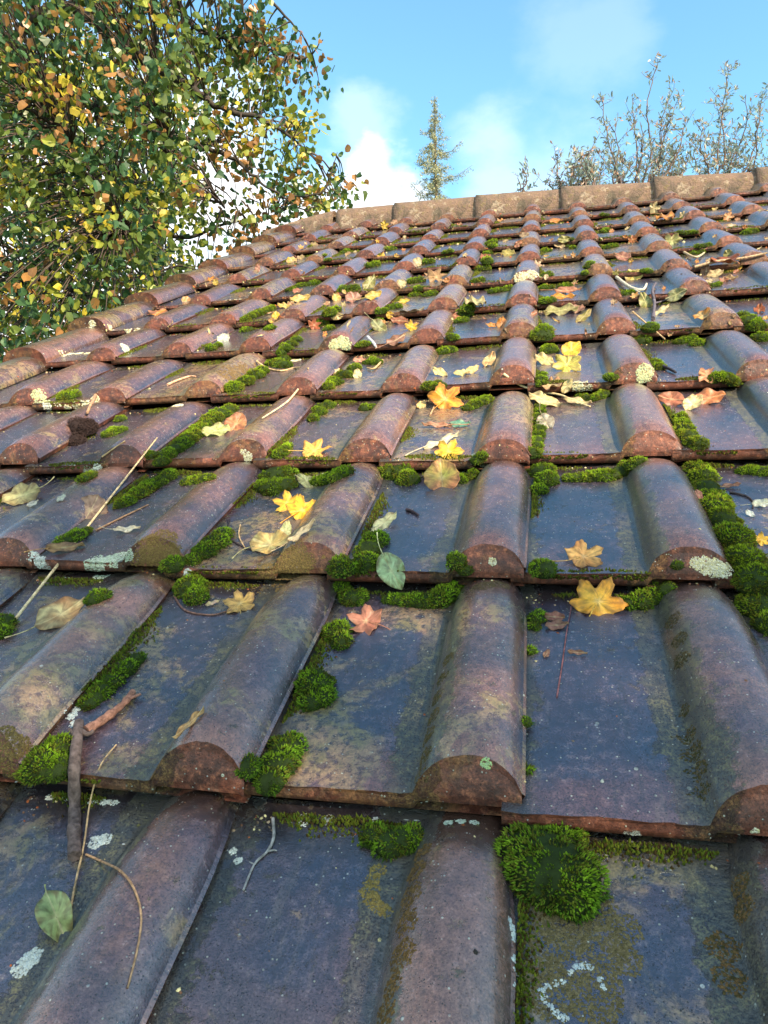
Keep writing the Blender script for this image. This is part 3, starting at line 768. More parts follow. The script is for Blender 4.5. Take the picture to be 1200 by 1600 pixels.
def which(x, y):
    l = sorted(WH_[where(x, y)]); n = len(l); i = l.index((y, x))
    return '' if n == 1 else ', ' + {2: ('upper', 'lower'), 3: ('upper', 'middle', 'lower'), 4: ('topmost', 'second', 'third', 'lowest')}.get(n, ORD)[i] + ' of ' + NUM[n - 1]
for (x, y, r_) in SM_:
    ms([(x - r_ * .7, y + 1, r_ * .75), (x + r_ * .5, y - 1, r_ * .8)], 'green moss tuft, ' + where(x, y) + which(x, y), group='small moss tufts of the upper rows', tone=.22)
for discs, label, k in MOSS:
    if discs[0][1] < 760: k.setdefault('tone', .2)  # sunlit rows: yellower moss, partly its own hue, partly painted sunlight
    k.setdefault('group', G1); moss(discs, label, **k)
moss([(128, 684, 18), (136, 676, 16), (120, 692, 12)], 'dark brown dead lump of moss on a roll at the left edge', tone=0, name='dead_moss_lump', flat=.95)
lo = bpy.data.objects['dead_moss_lump']
cc = lo.data.attributes['col'].data
arr = np.zeros(len(cc) * 4, np.float32); cc.foreach_get('color', arr); arr = arr.reshape(-1, 4); arr[:, :3] = np.array((.035, .022, .020)) * (.5 + arr[:, 1:2] * 6); cc.foreach_set('color', arr.ravel())

# ------------------------------------------------------------------ lichen crusts (grow on their tile, so they are children of it)
def lichen(discs, c1, c2=None, fl=1.5, raise_=1.0, label=None, dens=1.0, name='lichen_patch'):
    P0, n0, t0 = pick(discs[0][0], discs[0][1])
    acc = Acc(); c1 = np.array(c1); c2 = np.array(c2 if c2 is not None else c1)
    for (px, py, rp) in discs:
        P, n, t_ = pick(px, py); pxm = depth(P) / F_PX; R_ = rp * pxm
        fr = max(.0011, fl * pxm)
        cnt = int(min(1300, dens * 4.2 * (R_ / fr) ** 2)) + 3
        t1 = n.cross(Vector((0.3, 1, .2))).normalized(); t2 = n.cross(t1)
        for k in range(cnt):
            a = rng.uniform(0, 2 * math.pi); rr_ = R_ * math.sqrt(rng.rand()) * (1 + .28 * noise.noise(Vector((math.cos(a) * 2 + px, math.sin(a) * 2 + py, 0))))
            q = P + t1 * math.cos(a) * rr_ + t2 * math.sin(a) * rr_
            h = BVH.ray_cast(q + n * .03, -n)
            if h[0] is None or (h[0] - q).length > .012 + R_ * .4: continue
            nn = h[1] if h[1].dot(n) > 0 else -h[1]
            o_ = h[0] + nn * (fr * .15 * raise_)
            nd = 6; r_ = fr * rng.uniform(.6, 1.35)
            u1 = nn.orthogonal().normalized(); u2 = nn.cross(u1); a0 = rng.uniform(0, 6)
            tl = Vector(rng.normal(0, .35, 3)) * r_
            V = [tuple(o_ + (u1 * math.cos(a0 + j * math.pi / 3) + u2 * math.sin(a0 + j * math.pi / 3)) * r_ * rng.uniform(.6, 1.2) - nn * fr * .12 + tl * .25) for j in range(nd)] + [tuple(o_ + nn * r_ * rng.uniform(.3, .9) * raise_ + tl * .3)]
            cm = (c1 * (1 - (f := rng.rand())) + c2 * f) * rng.uniform(.75, 1.12)
            cv = np.tile(cm, (7, 1)); cv[:6] *= .8
            acc.add(np.array(V), np.array([(j, (j + 1) % nd, nd) for j in range(nd)]), cv)
    if not acc.V: return
    V = np.concatenate(acc.V); par = t0['obj'] if (t0 and t0['obj']) else ROOF
    inv = np.array(RX)
    acc.V = [V @ inv]                     # into roof space
    org = Vector(np.mean(acc.V[0], axis=0))
    me = acc.mesh(name, [M_LICH], smooth=False, origin=org)
    loc = org - (par.location if par is not ROOF else Vector((0, 0, 0)))
    o = link(name, me, par, loc)
    if label: o['label'] = label
    return o
WH, WG, PG, CY, OC, OB, BW = (.62, .62, .52), (.50, .54, .46), (.33, .43, .28), (.55, .50, .24), (.20, .14, .045), (.12, .085, .04), (.42, .50, .50)
LCH = [([(112, 897, 9), (128, 892, 12), (148, 884, 15), (168, 877, 15), (186, 870, 12), (198, 866, 8)], PG, WG), ([(54, 868, 7), (62, 878, 8), (72, 886, 7)], WG, BW),
 ([(918, 1310, 8), (935, 1306, 9), (952, 1302, 10), (970, 1305, 8), (988, 1304, 10), (1004, 1309, 10), (1018, 1316, 9)], WH, WG), ([(474, 1282, 9)], WH, WG), ([(513, 1281, 8)], WH, WG), ([(586, 1283, 6)], WH, WG),
 ([(80, 1244, 7), (104, 1246, 6)], WH, WG), ([(148, 1247, 9), (165, 1249, 9), (180, 1249, 9), (193, 1242, 10)], WH, WG), ([(150, 1316, 10), (163, 1312, 9)], BW, WG),
 ([(34, 1512, 12), (46, 1500, 12), (56, 1490, 9)], BW, WG), ([(112, 1118, 7), (120, 1108, 6), (118, 1130, 7)], WH, BW), ([(1088, 880, 8), (1102, 884, 11), (1118, 888, 12), (1134, 891, 9)], CY, WH),
 ([(925, 725, 8), (903, 728, 5), (890, 731, 4)], WH, CY), ([(750, 725, 10)], CY, WH), ([(1122, 722, 8), (1136, 721, 7), (1152, 723, 5)], WH, WG), ([(1008, 582, 11), (1004, 592, 7)], CY, PG), ([(902, 603, 8), (914, 608, 9)], WG, CY),
 ([(797, 1438, 4), (801, 1452, 6), (803, 1466, 5), (804, 1498, 4), (806, 1520, 3), (806, 1545, 3)], WH, BW), ([(310, 907, 6)], WH, WG), ([(293, 895, 5)], WH, BW), ([(367, 912, 4)], WH, WG), ([(387, 714, 6), (380, 706, 4)], CY, WH),
 ([(510, 740, 7), (490, 738, 4), (466, 742, 5)], WH, WG), ([(114, 738, 7)], WH, WG), ([(138, 736, 7), (152, 731, 6)], WH, WG), ([(222, 638, 7)], WH, CY), ([(247, 636, 8)], WH, CY), ([(278, 633, 7)], WH, CY),
 ([(94, 640, 5), (106, 638, 5), (120, 635, 6), (134, 631, 6), (148, 625, 6)], CY, WH), ([(58, 616, 8), (66, 624, 7)], PG, CY), ([(73, 634, 6)], WH, WH), ([(98, 556, 4), (110, 553, 5), (124, 552, 5), (136, 552, 4)], CY, WH), ([(196, 544, 7), (200, 552, 5)], PG, WH),
 ([(214, 571, 5), (228, 569, 5)], CY, WH), ([(144, 507, 5)], CY, WH), ([(172, 511, 4)], CY, WH), ([(200, 517, 4), (214, 516, 4)], WH, CY), ([(522, 538, 7), (534, 534, 9), (542, 540, 6)], CY, PG), ([(462, 563, 6)], WH, CY),
 ([(356, 474, 4), (370, 472, 4)], WH, CY), ([(812, 434, 7), (820, 430, 5)], CY, WH), ([(832, 428, 7), (843, 432, 6)], CY, WH), ([(760, 1193, 7)], (.42, .60, .22), PG),
 ([(846, 1548, 4), (850, 1560, 5), (858, 1572, 5), (868, 1582, 5), (880, 1590, 5), (856, 1542, 4), (868, 1537, 4), (880, 1536, 4)], WH, BW), ([(892, 1520, 4), (900, 1512, 4), (912, 1508, 5), (922, 1512, 4), (938, 1530, 3), (943, 1542, 4)], WH, BW),
 ([(186, 905 - 6, 0.1)], WH, WH), ([(665, 1252, 3)], CY, WH), ([(365, 1330, 5), (372, 1345, 5)], WH, WG), ([(700, 1285, 6), (720, 1283, 6), (740, 1285, 6)], WG, PG), ([(1180, 1300, 5), (1150, 1303, 5)], WH, CY), ([(770, 877, 5)], WH, CY), ([(912, 1310 - 390, 3)], WH, WH)]
for ds, a, b in LCH: lichen([(x, y, r_ * 1.25) for x, y, r_ in ds], a, b, fl=1.45, raise_=.5)
OCR = [([(845, 1400, 26), (880, 1440, 42), (930, 1420, 34), (850, 1480, 44), (940, 1480, 40), (975, 1450, 26), (860, 1545, 46), (930, 1555, 44), (980, 1500, 24)], (.125, .10, .04), (.19, .15, .075), 'broad ochre brown crust across the bottom right pan'),
 ([(590, 1360, 9), (582, 1375, 9), (578, 1392, 10), (582, 1408, 10), (592, 1420, 9), (604, 1424, 7)], (.26, .20, .06), (.20, .15, .05), None),
 ([(405, 900, 16), (424, 905, 18), (430, 888, 18), (448, 880, 18), (462, 864, 14), (470, 884, 14), (480, 878, 10)], OC, OB, None),
 ([(222, 876, 14), (240, 866, 20), (252, 850, 18), (262, 876, 16), (232, 850, 12), (270, 862, 10)], OC, (.16, .10, .04), None), ([(372, 582, 14), (356, 586, 12), (384, 576, 10)], OB, (.2, .13, .06), None),
 ([(18, 1190, 18), (10, 1215, 16), (30, 1165, 14), (8, 1150, 12)], OC, OB, None), ([(690, 1060, 10), (682, 1090, 11), (676, 1120, 11), (668, 1150, 12), (664, 1180, 12), (655, 1208, 12), (700, 1030, 9)], (.05, .05, .015), OB, None),
 ([(1078, 1150, 11), (1086, 1175, 13), (1094, 1205, 13), (1100, 1235, 11), (1070, 1110, 9)], (.035, .042, .014), OB, None), ([(1060, 1000, 11), (1064, 1030, 12), (1050, 970, 11)], (.03, .032, .012), OB, None),
 ([(650, 1360, 14), (640, 1400, 16), (634, 1440, 16), (628, 1490, 18), (612, 1540, 20), (600, 1585, 22), (660, 1330, 12)], (.09, .06, .02), (.16, .10, .04), None), ([(735, 905, 12), (755, 915, 12), (780, 912, 12)], (.10, .07, .035), OB, None),
 ([(1155, 1380, 14), (1160, 1420, 16), (1130, 1480, 18), (1140, 1530, 18)], (.06, .055, .02), (.17, .10, .04), None), ([(505, 1510 - 640, 3)], OC, OC, None)]
for ds, a, b, lb in OCR: lichen([(x, y, r_ * (1.45 if len(ds) > 2 and r_ < 20 else 1.05)) for x, y, r_ in ds], a, b, fl=1.35, raise_=.45, label=lb, dens=.55, name='lichen_crust')

# ------------------------------------------------------------------ fallen leaves
def outline(kind, n=84):
    th = np.linspace(0, 2 * math.pi, n, endpoint=False)      # 0 = tip direction (+x)
    if kind == 'maple':
        A = np.radians([0, 7, 13, 20, 27, 33, 40, 47, 54, 60, 68, 76, 84, 93, 102, 111, 120, 135, 150, 168, 180])
        Rr = np.array([1.0, .86, .84, .60, .53, .60, .78, .80, .95, .80, .76, .58, .50, .60, .66, .70, .56, .44, .38, .34, .20])
        r = np.interp(np.minimum(th, 2 * math.pi - th), A, Rr)
        r *= .62
        x = r * np.cos(th) - .12; y = r * np.sin(th)
        return np.stack([x, y], 1)
    u = np.cos(th); s = np.sin(th)
    if kind == 'round': x = .5 * u; y = .46 * s * (1 - .12 * u) * (1 + .03 * np.cos(th * 13)); x += .07 * np.exp(-(th * 5) ** 2) + .07 * np.exp(-((2 * math.pi - th) * 5) ** 2)
    elif kind == 'oval': x = .5 * u; y = .27 * s * (1 - .22 * u) * np.abs(s) ** .55
    else: x = .5 * u; y = .11 * s * (1 - .15 * u) * np.abs(s) ** .3
    return np.stack([x, y], 1)
OUT = {k: outline(k) for k in ('maple', 'round', 'oval', 'willow')}
GREENP, CREAM, YEL, ORG, RUST, BRN, PINK, TEAL, GREY, OLV = (.34, .42, .16), (.62, .52, .25), (.75, .48, .06), (.72, .29, .04), (.36, .10, .03), (.20, .10, .055), (.45, .20, .13), (.08, .24, .17), (.30, .27, .20), (.30, .27, .06)
def leaf_mesh(kind, Ln, wid, c1, c2, curl, cup, seed):
    rs = np.random.RandomState(seed); O = OUT[kind]; n = len(O)
    rings = (0.02, .25, .5, .75, .92, 1.0); V = []; C = []
    c1 = np.array(c1); c2 = np.array(c2); ph = rs.uniform(0, 6, 3)
    for q in rings:
        for k, (x, y) in enumerate(O):
            X = x * q * Ln; Y = y * q * Ln * wid; r = math.hypot(x, y) * q
            z = curl * Ln * (x * q) ** 2 * 1.6 + cup * Ln * abs(y * q) * 1.1 + Ln * .035 * q * math.sin(x * q * 9 + ph[0]) * math.cos(y * q * 11 + ph[1]) + Ln * .045 * q * q * math.sin(k * .45 + ph[2]) + Ln * .05 * q * noise.noise(Vector((x * q * 5, y * q * 5, seed)))
            V.append((X, Y, z))
            nz_ = .5 + .9 * noise.noise(Vector((x * q * 4 + seed, y * q * 4, 1.3))) + .35 * (q - .5) 
            f = min(1, max(0, nz_)); c = c1 * (1 - f) + c2 * f
            if q <= .02 or (kind != 'maple' and abs(O[k][1]) * q < .012): c = c * .6 + np.array((.75, .65, .35)) * .4
            sp_ = noise.noise(Vector((x * q * 13 + seed * 2, y * q * 13, 7)))
            if sp_ > .16: c = c * .55 + np.array((.10, .05, .025)) * .45
            if q >= .92 and noise.noise(Vector((k * .35, seed, 2))) > -.05: c = c * .5 + np.array((.16, .08, .035)) * .5
            C.append(c * rs.uniform(.9, 1.08))
    V = np.array(V); Fs = []
    for a in range(len(rings) - 1):
        for k in range(n):
            k2 = (k + 1) % n; Fs.append((a * n + k, a * n + k2, (a + 1) * n + k2, (a + 1) * n + k))
    Vt = V; Fs = np.array(Fs)
    # give the blade a real thickness
    th = min(.0006, Ln * .012); Vb = V.copy(); Vb[:, 2] -= th
    nV = len(V); F2 = (Fs + nV)[:, ::-1]
    rim = np.array([((len(rings) - 1) * n + k, (len(rings) - 1) * n + (k + 1) % n, nV + (len(rings) - 1) * n + (k + 1) % n, nV + (len(rings) - 1) * n + k) for k in range(n)])
    return make_mesh('fallen_leaf', np.concatenate([V, Vb]), [Fs, F2, rim], [M_LEAF], cols=np.clip(np.concatenate([np.array(C), np.array(C) * .9]), 0, .9))

leafcount = [0]
def leaf(kind, px, py, Lp, ang, c1, c2, label, wid=1.0, tilt=20, curl=.15, cup=.12, stalk=.5, roll=0, group='fallen leaves on the tiles', lift=.18, sdir=None):
    """Lp: length in photo pixels; ang: direction of the tip in the picture, degrees, 0 = right, 90 = up; tilt: degrees the blade is raised towards the viewer"""
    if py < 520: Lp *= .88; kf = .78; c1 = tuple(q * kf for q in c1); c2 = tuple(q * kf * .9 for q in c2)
    P, n, t_ = pick(px, py)
    nl = (NRM * .5 + n * .5).normalized()
    toc = (CAM - P).normalized()
    ax = nl.cross(toc)
    if ax.length > 1e-5 and tilt: nl = Matrix.Rotation(math.radians(min(tilt, math.degrees(nl.angle(toc)))), 3, ax.normalized()) @ nl
    d = pdir(px + Lp / 2 * math.cos(math.radians(ang)), py - Lp / 2 * math.sin(math.radians(ang)))
    den = d.dot(nl); Q = CAM + d * ((P - CAM).dot(nl) / den) if abs(den) > .08 else P + cR * .01
    v = Q - P; v = v - nl * v.dot(nl)
    Ln = min(2 * v.length, Lp * 2.6 * depth(P) / F_PX)
    X = v.normalized(); Y = nl.cross(X)
    if roll: 
        R3 = Matrix.Rotation(math.radians(roll), 3, X); Y = R3 @ Y; nl = R3 @ nl
    leafcount[0] += 1; seed = leafcount[0]
    me = leaf_mesh(kind, Ln, wid, c1, c2, curl, cup, seed)
    rise = Ln * (.5 * math.sin(math.radians(tilt)) * .45) 
    loc = P + NRM * (.0015 + rise) 
    o = link('fallen_leaf', me, None, loc); o.rotation_euler = Matrix((X, Y, nl)).transposed().to_euler()
    tag(o, label, 'leaf', group)
    if stalk and Lp > 14:
        a = Acc(); s = Ln * stalk; b = -.5 * Ln if kind != 'maple' else -.22 * Ln
        rr_ = max(.00035, Ln * .014); k0 = rng.uniform(-.5, .5)
        pts = [(b - s * q + (.12 * Ln if q == 0 else 0), k0 * s * q * q, Ln * (.25 * curl * 1.6 if kind != 'maple' else .02) + .12 * s * q * (1 - q)) for q in (0, .25, .5, .75, 1)]
        tube(a, pts, [rr_, rr_ * .8, rr_ * .7, rr_ * .8, rr_ * 1.3], np.array(c1) * .6 + np.array((.25, .15, .08)) * .4, 5)
        st = link('leaf_stalk', a.mesh('leaf_stalk', [M_WOOD]), o)
    return o

LV = [
 ('maple', 912, 874, 66, 20, (.80, .50, .16), (.62, .28, .08), 'pale orange maple leaf lying flat on the blue pan right of centre', dict(tilt=14)),
 ('maple', 934, 950, 84, 60, (.85, .50, .06), (.78, .34, .03), 'bright orange maple leaf propped against the tile front right of centre', dict(tilt=34, cup=-.08)),
 ('maple', 572, 976, 62, 165, (.34, .13, .085), (.42, .19, .12), 'red brown maple leaf at the head of the blue centre left pan', dict(tilt=16)),
 ('maple', 376, 948, 42, 100, (.72, .46, .12), (.62, .38, .12), 'small ochre maple leaf below the curled pale green leaf', dict(tilt=20)),
 ('maple', 449, 792, 46, 170, (.82, .58, .06), (.78, .40, .04), 'yellow maple leaf overlapping the back of an orange one', dict(tilt=25)),
 ('maple', 474, 804, 58, 30, (.85, .38, .02), (.80, .48, .04), 'vivid orange maple leaf overlapping a yellow one left of a roll', dict(tilt=28)),
 ('round', 424, 858, 62, 15, (.42, .44, .22), (.55, .38, .12), 'curled pale green leaf with a tan edge below the orange maple leaf', dict(tilt=24, curl=.35, cup=.3, wid=.7)),
 ('willow', 473, 836, 56, 40, (.72, .56, .36), (.66, .52, .30), 'narrow cream leaf lying along a roll beside the curled pale green leaf', dict(tilt=18)),
 ('oval', 448, 833, 30, 75, (.40, .46, .22), (.5, .5, .25), 'small green leaf standing between the curled leaf and the narrow cream one', dict(tilt=40)),
 ('oval', 613, 899, 66, -62, (.42, .54, .30), (.36, .48, .22), 'large pale green oval leaf hanging over the front of the centre tile', dict(tilt=24, cup=.08, wid=1.2, curl=-.05)),
 ('willow', 601, 821, 48, 38, (.62, .60, .36), (.50, .50, .25), 'narrow pale leaf lying above the large pale green oval one', dict(tilt=18, wid=1.8)),
 ('oval', 98, 966, 88, 30, (.62, .56, .28), (.38, .19, .07), 'large pale leaf with brown margins on a dark pan at the left', dict(tilt=22, wid=1.25, curl=.1)),
 ('round', 143, 802, 46, 60, (.24, .16, .12), (.30, .20, .13), 'dry netted brown leaf on the edge of a roll at the left', dict(tilt=18, wid=1.0, stalk=0)),
 ('round', 36, 781, 62, 200, (.58, .54, .24), (.40, .30, .12), 'yellow green leaf on a dark pan by the left edge', dict(tilt=24, wid=.85)),
 ('oval', 52, 790, 22, 30, (.62, .60, .48), (.55, .5, .4), 'small whitish leaf scrap below the yellow green leaf by the left edge', dict(stalk=0)),
 ('oval', 97, 781, 18, 40, (.52, .54, .45), (.5, .5, .4), 'small grey white leaf scrap on the dark pan at the left', dict(stalk=0)),
 ('willow', 200, 831, 44, 5, (.72, .66, .5), (.68, .6, .42), 'tiny white narrow leaf on the dark pan below the netted leaf', dict(wid=1.3)),
 ('oval', 103, 860, 62, 8, (.40, .24, .09), (.22, .12, .06), 'narrow tan leaf wedged above the big pale green lichen', dict(wid=.7, tilt=16)),
 ('oval', 92, 1440, 96, -68, (.28, .36, .13), (.36, .42, .18), 'pointed green leaf on the lowest left pan near the white lichen spot', dict(tilt=20, wid=.95, curl=-.15, cup=.5, stalk=.12)),
 ('round', 338, 678, 46, 185, (.40, .46, .16), (.46, .46, .2), 'pale green half of leaf beside the moss ribbon', dict(tilt=20, wid=.7, stalk=0)),
 ('round', 370, 668, 34, 60, (.44, .24, .10), (.36, .14, .07), 'rusty leaf overlapping the pale green leaf by the moss ribbon', dict(tilt=32, wid=.9, stalk=.2)),
 ('maple', 492, 708, 58, 5, (.78, .50, .12), (.72, .40, .08), 'flat yellow maple leaf on the blue pan left of centre', dict(tilt=12)),
 ('maple', 702, 712, 42, 60, (.82, .56, .05), (.74, .46, .04), 'small golden maple leaf above the red and green leaf', dict(tilt=34)),
 ('round', 691, 755, 50, 95, (.42, .42, .08), (.62, .26, .11), 'round leaf half green half red in the centre left pan', dict(tilt=34, cup=.25, stalk=.6)),
 ('willow', 690, 694, 60, 24, (.60, .58, .42), (.50, .52, .36), 'narrow silvery leaf above the small golden maple leaf', dict(wid=1.2, tilt=10)),
 ('maple', 697, 634, 58, 40, (.82, .38, .05), (.74, .22, .03), 'crumpled orange maple leaf against the tile front above the teal leaf', dict(tilt=42, cup=.2)),
 ('oval', 719, 666, 34, 0, TEAL, (.13, .30, .2), 'small teal green leaf lying in the pan left of the centre roll', dict(tilt=18, wid=1.1)),
 ('willow', 683, 668, 48, 175, PINK, (.5, .25, .15), 'narrow pinkish leaf left of the small teal green leaf', dict(tilt=14)),
 ('oval', 721, 586, 26, 5, CREAM, (.6, .5, .2), 'cream leaf, left one of a pair on the pan above the orange maple leaf', dict(tilt=26, stalk=0)),
 ('oval', 738, 582, 26, 30, (.72, .54, .2), CREAM, 'yellow cream leaf, right one of a pair on the pan above the orange maple leaf', dict(tilt=32)),
 ('oval', 765, 569, 28, 60, (.5, .25, .1), CREAM, 'tan curled leaf against the left flank of the centre roll', dict(tilt=30, curl=.4)),
 ('oval', 688, 586, 26, -30, (.66, .56, .22), CREAM, 'pale yellow leaf above the bright moss cushion', dict(tilt=28, stalk=0)),
 ('round', 659, 636, 14, 60, CREAM, (.66, .46, .16), 'small round cream leaf at a roll end left of the crumpled orange one', dict(tilt=30, stalk=0)),
 ('round', 893, 552, 30, 40, (.82, .58, .05), (.74, .46, .05), 'bright yellow leaf above the yellow green leaf with a standing stalk', dict(tilt=36, cup=.2)),
 ('maple', 886, 578, 42, -100, (.52, .48, .08), (.6, .52, .14), 'yellow green leaf with its stalk standing up right of the centre joint', dict(tilt=40)),
 ('oval', 852, 568, 34, -30, (.66, .54, .18), CREAM, 'pale yellow leaf by the centre joint in front of the moss', dict(tilt=26, stalk=0)),
 ('willow', 852, 632, 56, -20, (.76, .62, .30), CREAM, 'long cream leaf, lowest on the pale leafy stem', dict(wid=1.9, tilt=26, stalk=0)),
 ('oval', 861, 611, 24, 70, (.55, .48, .24), (.5, .26, .12), 'small tan leaf, upper left on the pale leafy stem', dict(tilt=40, stalk=0)),
 ('oval', 886, 608, 28, 55, (.6, .55, .3), CREAM, 'small cream leaf, upper right on the pale leafy stem', dict(tilt=40, stalk=0)),
 ('willow', 902, 632, 46, -10, CREAM, (.62, .5, .28), 'narrow cream leaf, rightmost on the pale leafy stem', dict(wid=1.4, tilt=24, stalk=0)),
 ('oval', 853, 666, 30, -60, GREY, (.4, .38, .3), 'drooping grey leaf in the pan right of the centre joint', dict(tilt=36, wid=1.5, stalk=.6)),
 ('maple', 1104, 592, 42, 0, (.66, .30, .14), (.55, .26, .14), 'pinkish orange maple leaf at the front of the deep blue pan', dict(tilt=26, stalk=0)),
 ('oval', 1048, 630, 44, 170, (.48, .19, .1), (.34, .12, .07), 'rusty leaf under the tile front, left of the cream folded leaf', dict(tilt=34, wid=1.3)),
 ('oval', 1108, 628, 52, 10, (.62, .22, .07), (.5, .2, .1), 'orange brown leaf under the tile front, right of the cream folded leaf', dict(tilt=34, wid=1.2)),
 ('round', 1082, 637, 32, 40, (.76, .66, .34), CREAM, 'cream folded leaf in front of the rusty leaves', dict(tilt=32, cup=.45, wid=.8)),
 ('oval', 876, 491, 64, 8, (.38, .37, .12), (.46, .42, .18), 'long olive green leaf lying across the pan right of the centre roll', dict(tilt=22, wid=.8, stalk=.1)),
 ('oval', 912, 500, 38, 45, (.45, .36, .12), OLV, 'small olive leaf curling up the roll behind the long olive green leaf', dict(tilt=26, wid=.7)),
 ('round', 990, 436, 34, 10, (.75, .60, .14), (.66, .55, .2), 'lemon yellow leaf at the back of a deep joint right of centre', dict(tilt=38, stalk=.9)),
 ('oval', 1008, 478, 36, 115, (.42, .44, .16), OLV, 'pale green leaf standing in the mossy joint right of centre', dict(tilt=44)),
 ('willow', 1032, 490, 36, 35, (.62, .58, .34), CREAM, 'narrow pale leaf at the upper end of the deep blue pan', dict(wid=1.5)),
 ('oval', 1056, 465, 44, 25, (.42, .46, .2), (.5, .5, .3), 'grey green leaf lying on the mossy roll shoulder', dict(tilt=30)),
 ('oval', 887, 459, 50, 3, (.62, .28, .16), (.5, .2, .12), 'pinkish brown leaf above the orange strip right of the centre roll', dict(tilt=24, wid=.7)),
 ('oval', 880, 468, 46, 0, (.74, .42, .06), ORG, 'orange yellow strip of leaf right of the centre roll', dict(tilt=22, wid=.7, stalk=0)),
 ('oval', 1190, 790, 34, 10, (.52, .58, .42), WG, 'pale green leaf cut by the right edge of the photo', dict(tilt=20)),
 ('maple', 1190, 848, 30, 20, (.8, .48, .05), YEL, 'golden leaf at the right edge beside the longest moss bank', dict(tilt=30)),
 ('oval', 1172, 806, 18, -40, (.42, .50, .46), BW, 'small bluish grey leaf at the right edge above the golden leaf', dict(stalk=0)),
 ('oval', 1092, 778, 20, -60, (.34, .14, .10), PINK, 'reddish scrap on the longest moss bank', dict(tilt=36, stalk=0, lift=.3)),
 ('oval', 1140, 762, 36, 10, (.14, .07, .07), BRN, 'dark brown narrow leaf on the right edge pan', dict(wid=.6, tilt=8, stalk=0)),
 ('oval', 480, 758, 36, 150, (.52, .56, .28), (.40, .38, .16), 'pale green leaf right of the domed moss cushion', dict(tilt=34)),
 ('willow', 333, 945, 24, 20, (.55, .36, .28), CREAM, 'small pinkish leaf left of the small ochre maple leaf', dict(wid=1.6, stalk=0)),
 ('oval', 866, 968, 34, 175, (.34, .14, .09), (.24, .10, .07), 'brown leaf scrap under the tile front left of the bright orange maple leaf', dict(tilt=24, stalk=0)),
 ('oval', 870, 980, 38, 5, (.36, .17, .13), BRN, 'second brown leaf scrap just below the first, by the centre joint', dict(tilt=12, stalk=0)),
 ('willow', 902, 1023, 32, -5, (.30, .16, .12), BRN, 'thin brown leaf lying alone on the pan below the bright orange maple leaf', dict(wid=1.3, stalk=0)),
 ('oval', 854, 1024, 16, 60, (.32, .17, .12), BRN, 'tiny brown bud scale near the centre joint', dict(tilt=20, stalk=0)),
 ('willow', 297, 1134, 68, 45, (.55, .36, .16), (.48, .28, .10), 'straw coloured split leaf lying in the pan left of the lower left roll', dict(wid=.9, tilt=8, stalk=0)),
 ('round', 350, 533, 19, 40, (.48, .54, .42), WG, 'pale round leaf beside the dark moss tuft', dict(tilt=36, stalk=0)),
 ('round', 432, 497, 15, 90, (.82, .48, .02), YEL, 'small orange leaf right of the yellow green moss strip', dict(tilt=46)),
 ('willow', 470, 471, 38, 8, (.76, .62, .26), YEL, 'pale yellow strip of leaf on a tile front', dict(wid=2.0, tilt=36, stalk=0)),
 ('oval', 526, 469, 18, 130, (.78, .60, .22), YEL, 'yellow leaf on a roll behind the bright yellow green cushion', dict(tilt=44, stalk=0, wid=1.5)),
 ('oval', 444, 481, 24, -10, (.72, .56, .2), YEL, 'pale yellow leaf at the head of the yellow green moss strip', dict(tilt=26, stalk=0)),
 ('oval', 527, 497, 26, 5, (.68, .52, .24), CREAM, 'cream leaf below the bright yellow green cushion', dict(tilt=26)),
 ('maple', 492, 513, 28, 20, (.42, .12, .05), RUST, 'rusty crumpled leaf at a tile joint left of centre', dict(tilt=44)),
 ('round', 559, 589, 16, 90, (.62, .58, .34), CREAM, 'cream oval leaf on the pan right of a yellow green moss strip', dict(tilt=40, wid=.8)),
 ('oval', 525, 584, 16, 40, (.72, .62, .42), CREAM, 'small whitish leaf on a brown roll left of the cream oval leaf', dict(tilt=30, stalk=0)),
 ('oval', 562, 566, 22, 0, (.58, .30, .2), PINK, 'pink leaf scrap behind the yellow green moss strip', dict(tilt=30, stalk=0)),
 ('oval', 578, 449, 34, 60, (.42, .44, .2), OLV, 'pale green leaf standing on a far roll left of centre', dict(tilt=40)),
 ('oval', 584, 466, 32, 20, (.56, .52, .16), YEL, 'yellow green leaf below the standing pale green one', dict(tilt=30)),
 ('round', 553, 471, 28, 20, (.46, .26, .2), PINK, 'pinkish brown curled leaf beside a far moss cushion', dict(tilt=30, cup=.4)),
 ('oval', 403, 423, 18, 80, (.45, .22, .17), PINK, 'pinkish leaf standing upright among far rolls at the left', dict(tilt=60)),
 ('maple', 597, 410, 28, 10, (.72, .48, .08), YEL, 'golden leaf on a far tile left of centre', dict(tilt=40)),
 ('round', 652, 413, 16, 60, (.5, .48, .3), CREAM, 'small pale leaf on a far roll', dict(tilt=44)),
 ('maple', 682, 438, 46, 10, (.56, .38, .18), (.45, .26, .12), 'big tan leaf lying across a far pan left of the centre roll', dict(tilt=28)),
 ('round', 627, 447, 18, 20, (.52, .50, .28), CREAM, 'pale round leaf at a far roll end', dict(tilt=44)),
 ('oval', 632, 474, 22, 10, (.74, .56, .08), YEL, 'yellow leaf beside a far moss tuft left of the centre roll', dict(tilt=36)),
 ('oval', 744, 481, 26, -25, (.70, .66, .3), CREAM, 'pale lemon leaf on the moss left of the centre roll', dict(tilt=34)),
 ('willow', 641, 493, 50, 8, (.52, .44, .32), GREY, 'long greyish cream leaf lying flat above the rusty cluster', dict(wid=1.3, tilt=20)),
 ('oval', 624, 505, 32, 175, (.36, .15, .09), RUST, 'rust brown leaf in the cluster left of the fifth row roll', dict(tilt=26, wid=1.2, stalk=0)),
 ('maple', 644, 515, 28, 30, (.84, .52, .04), YEL, 'orange yellow leaf in the cluster left of the fifth row roll', dict(tilt=36)),
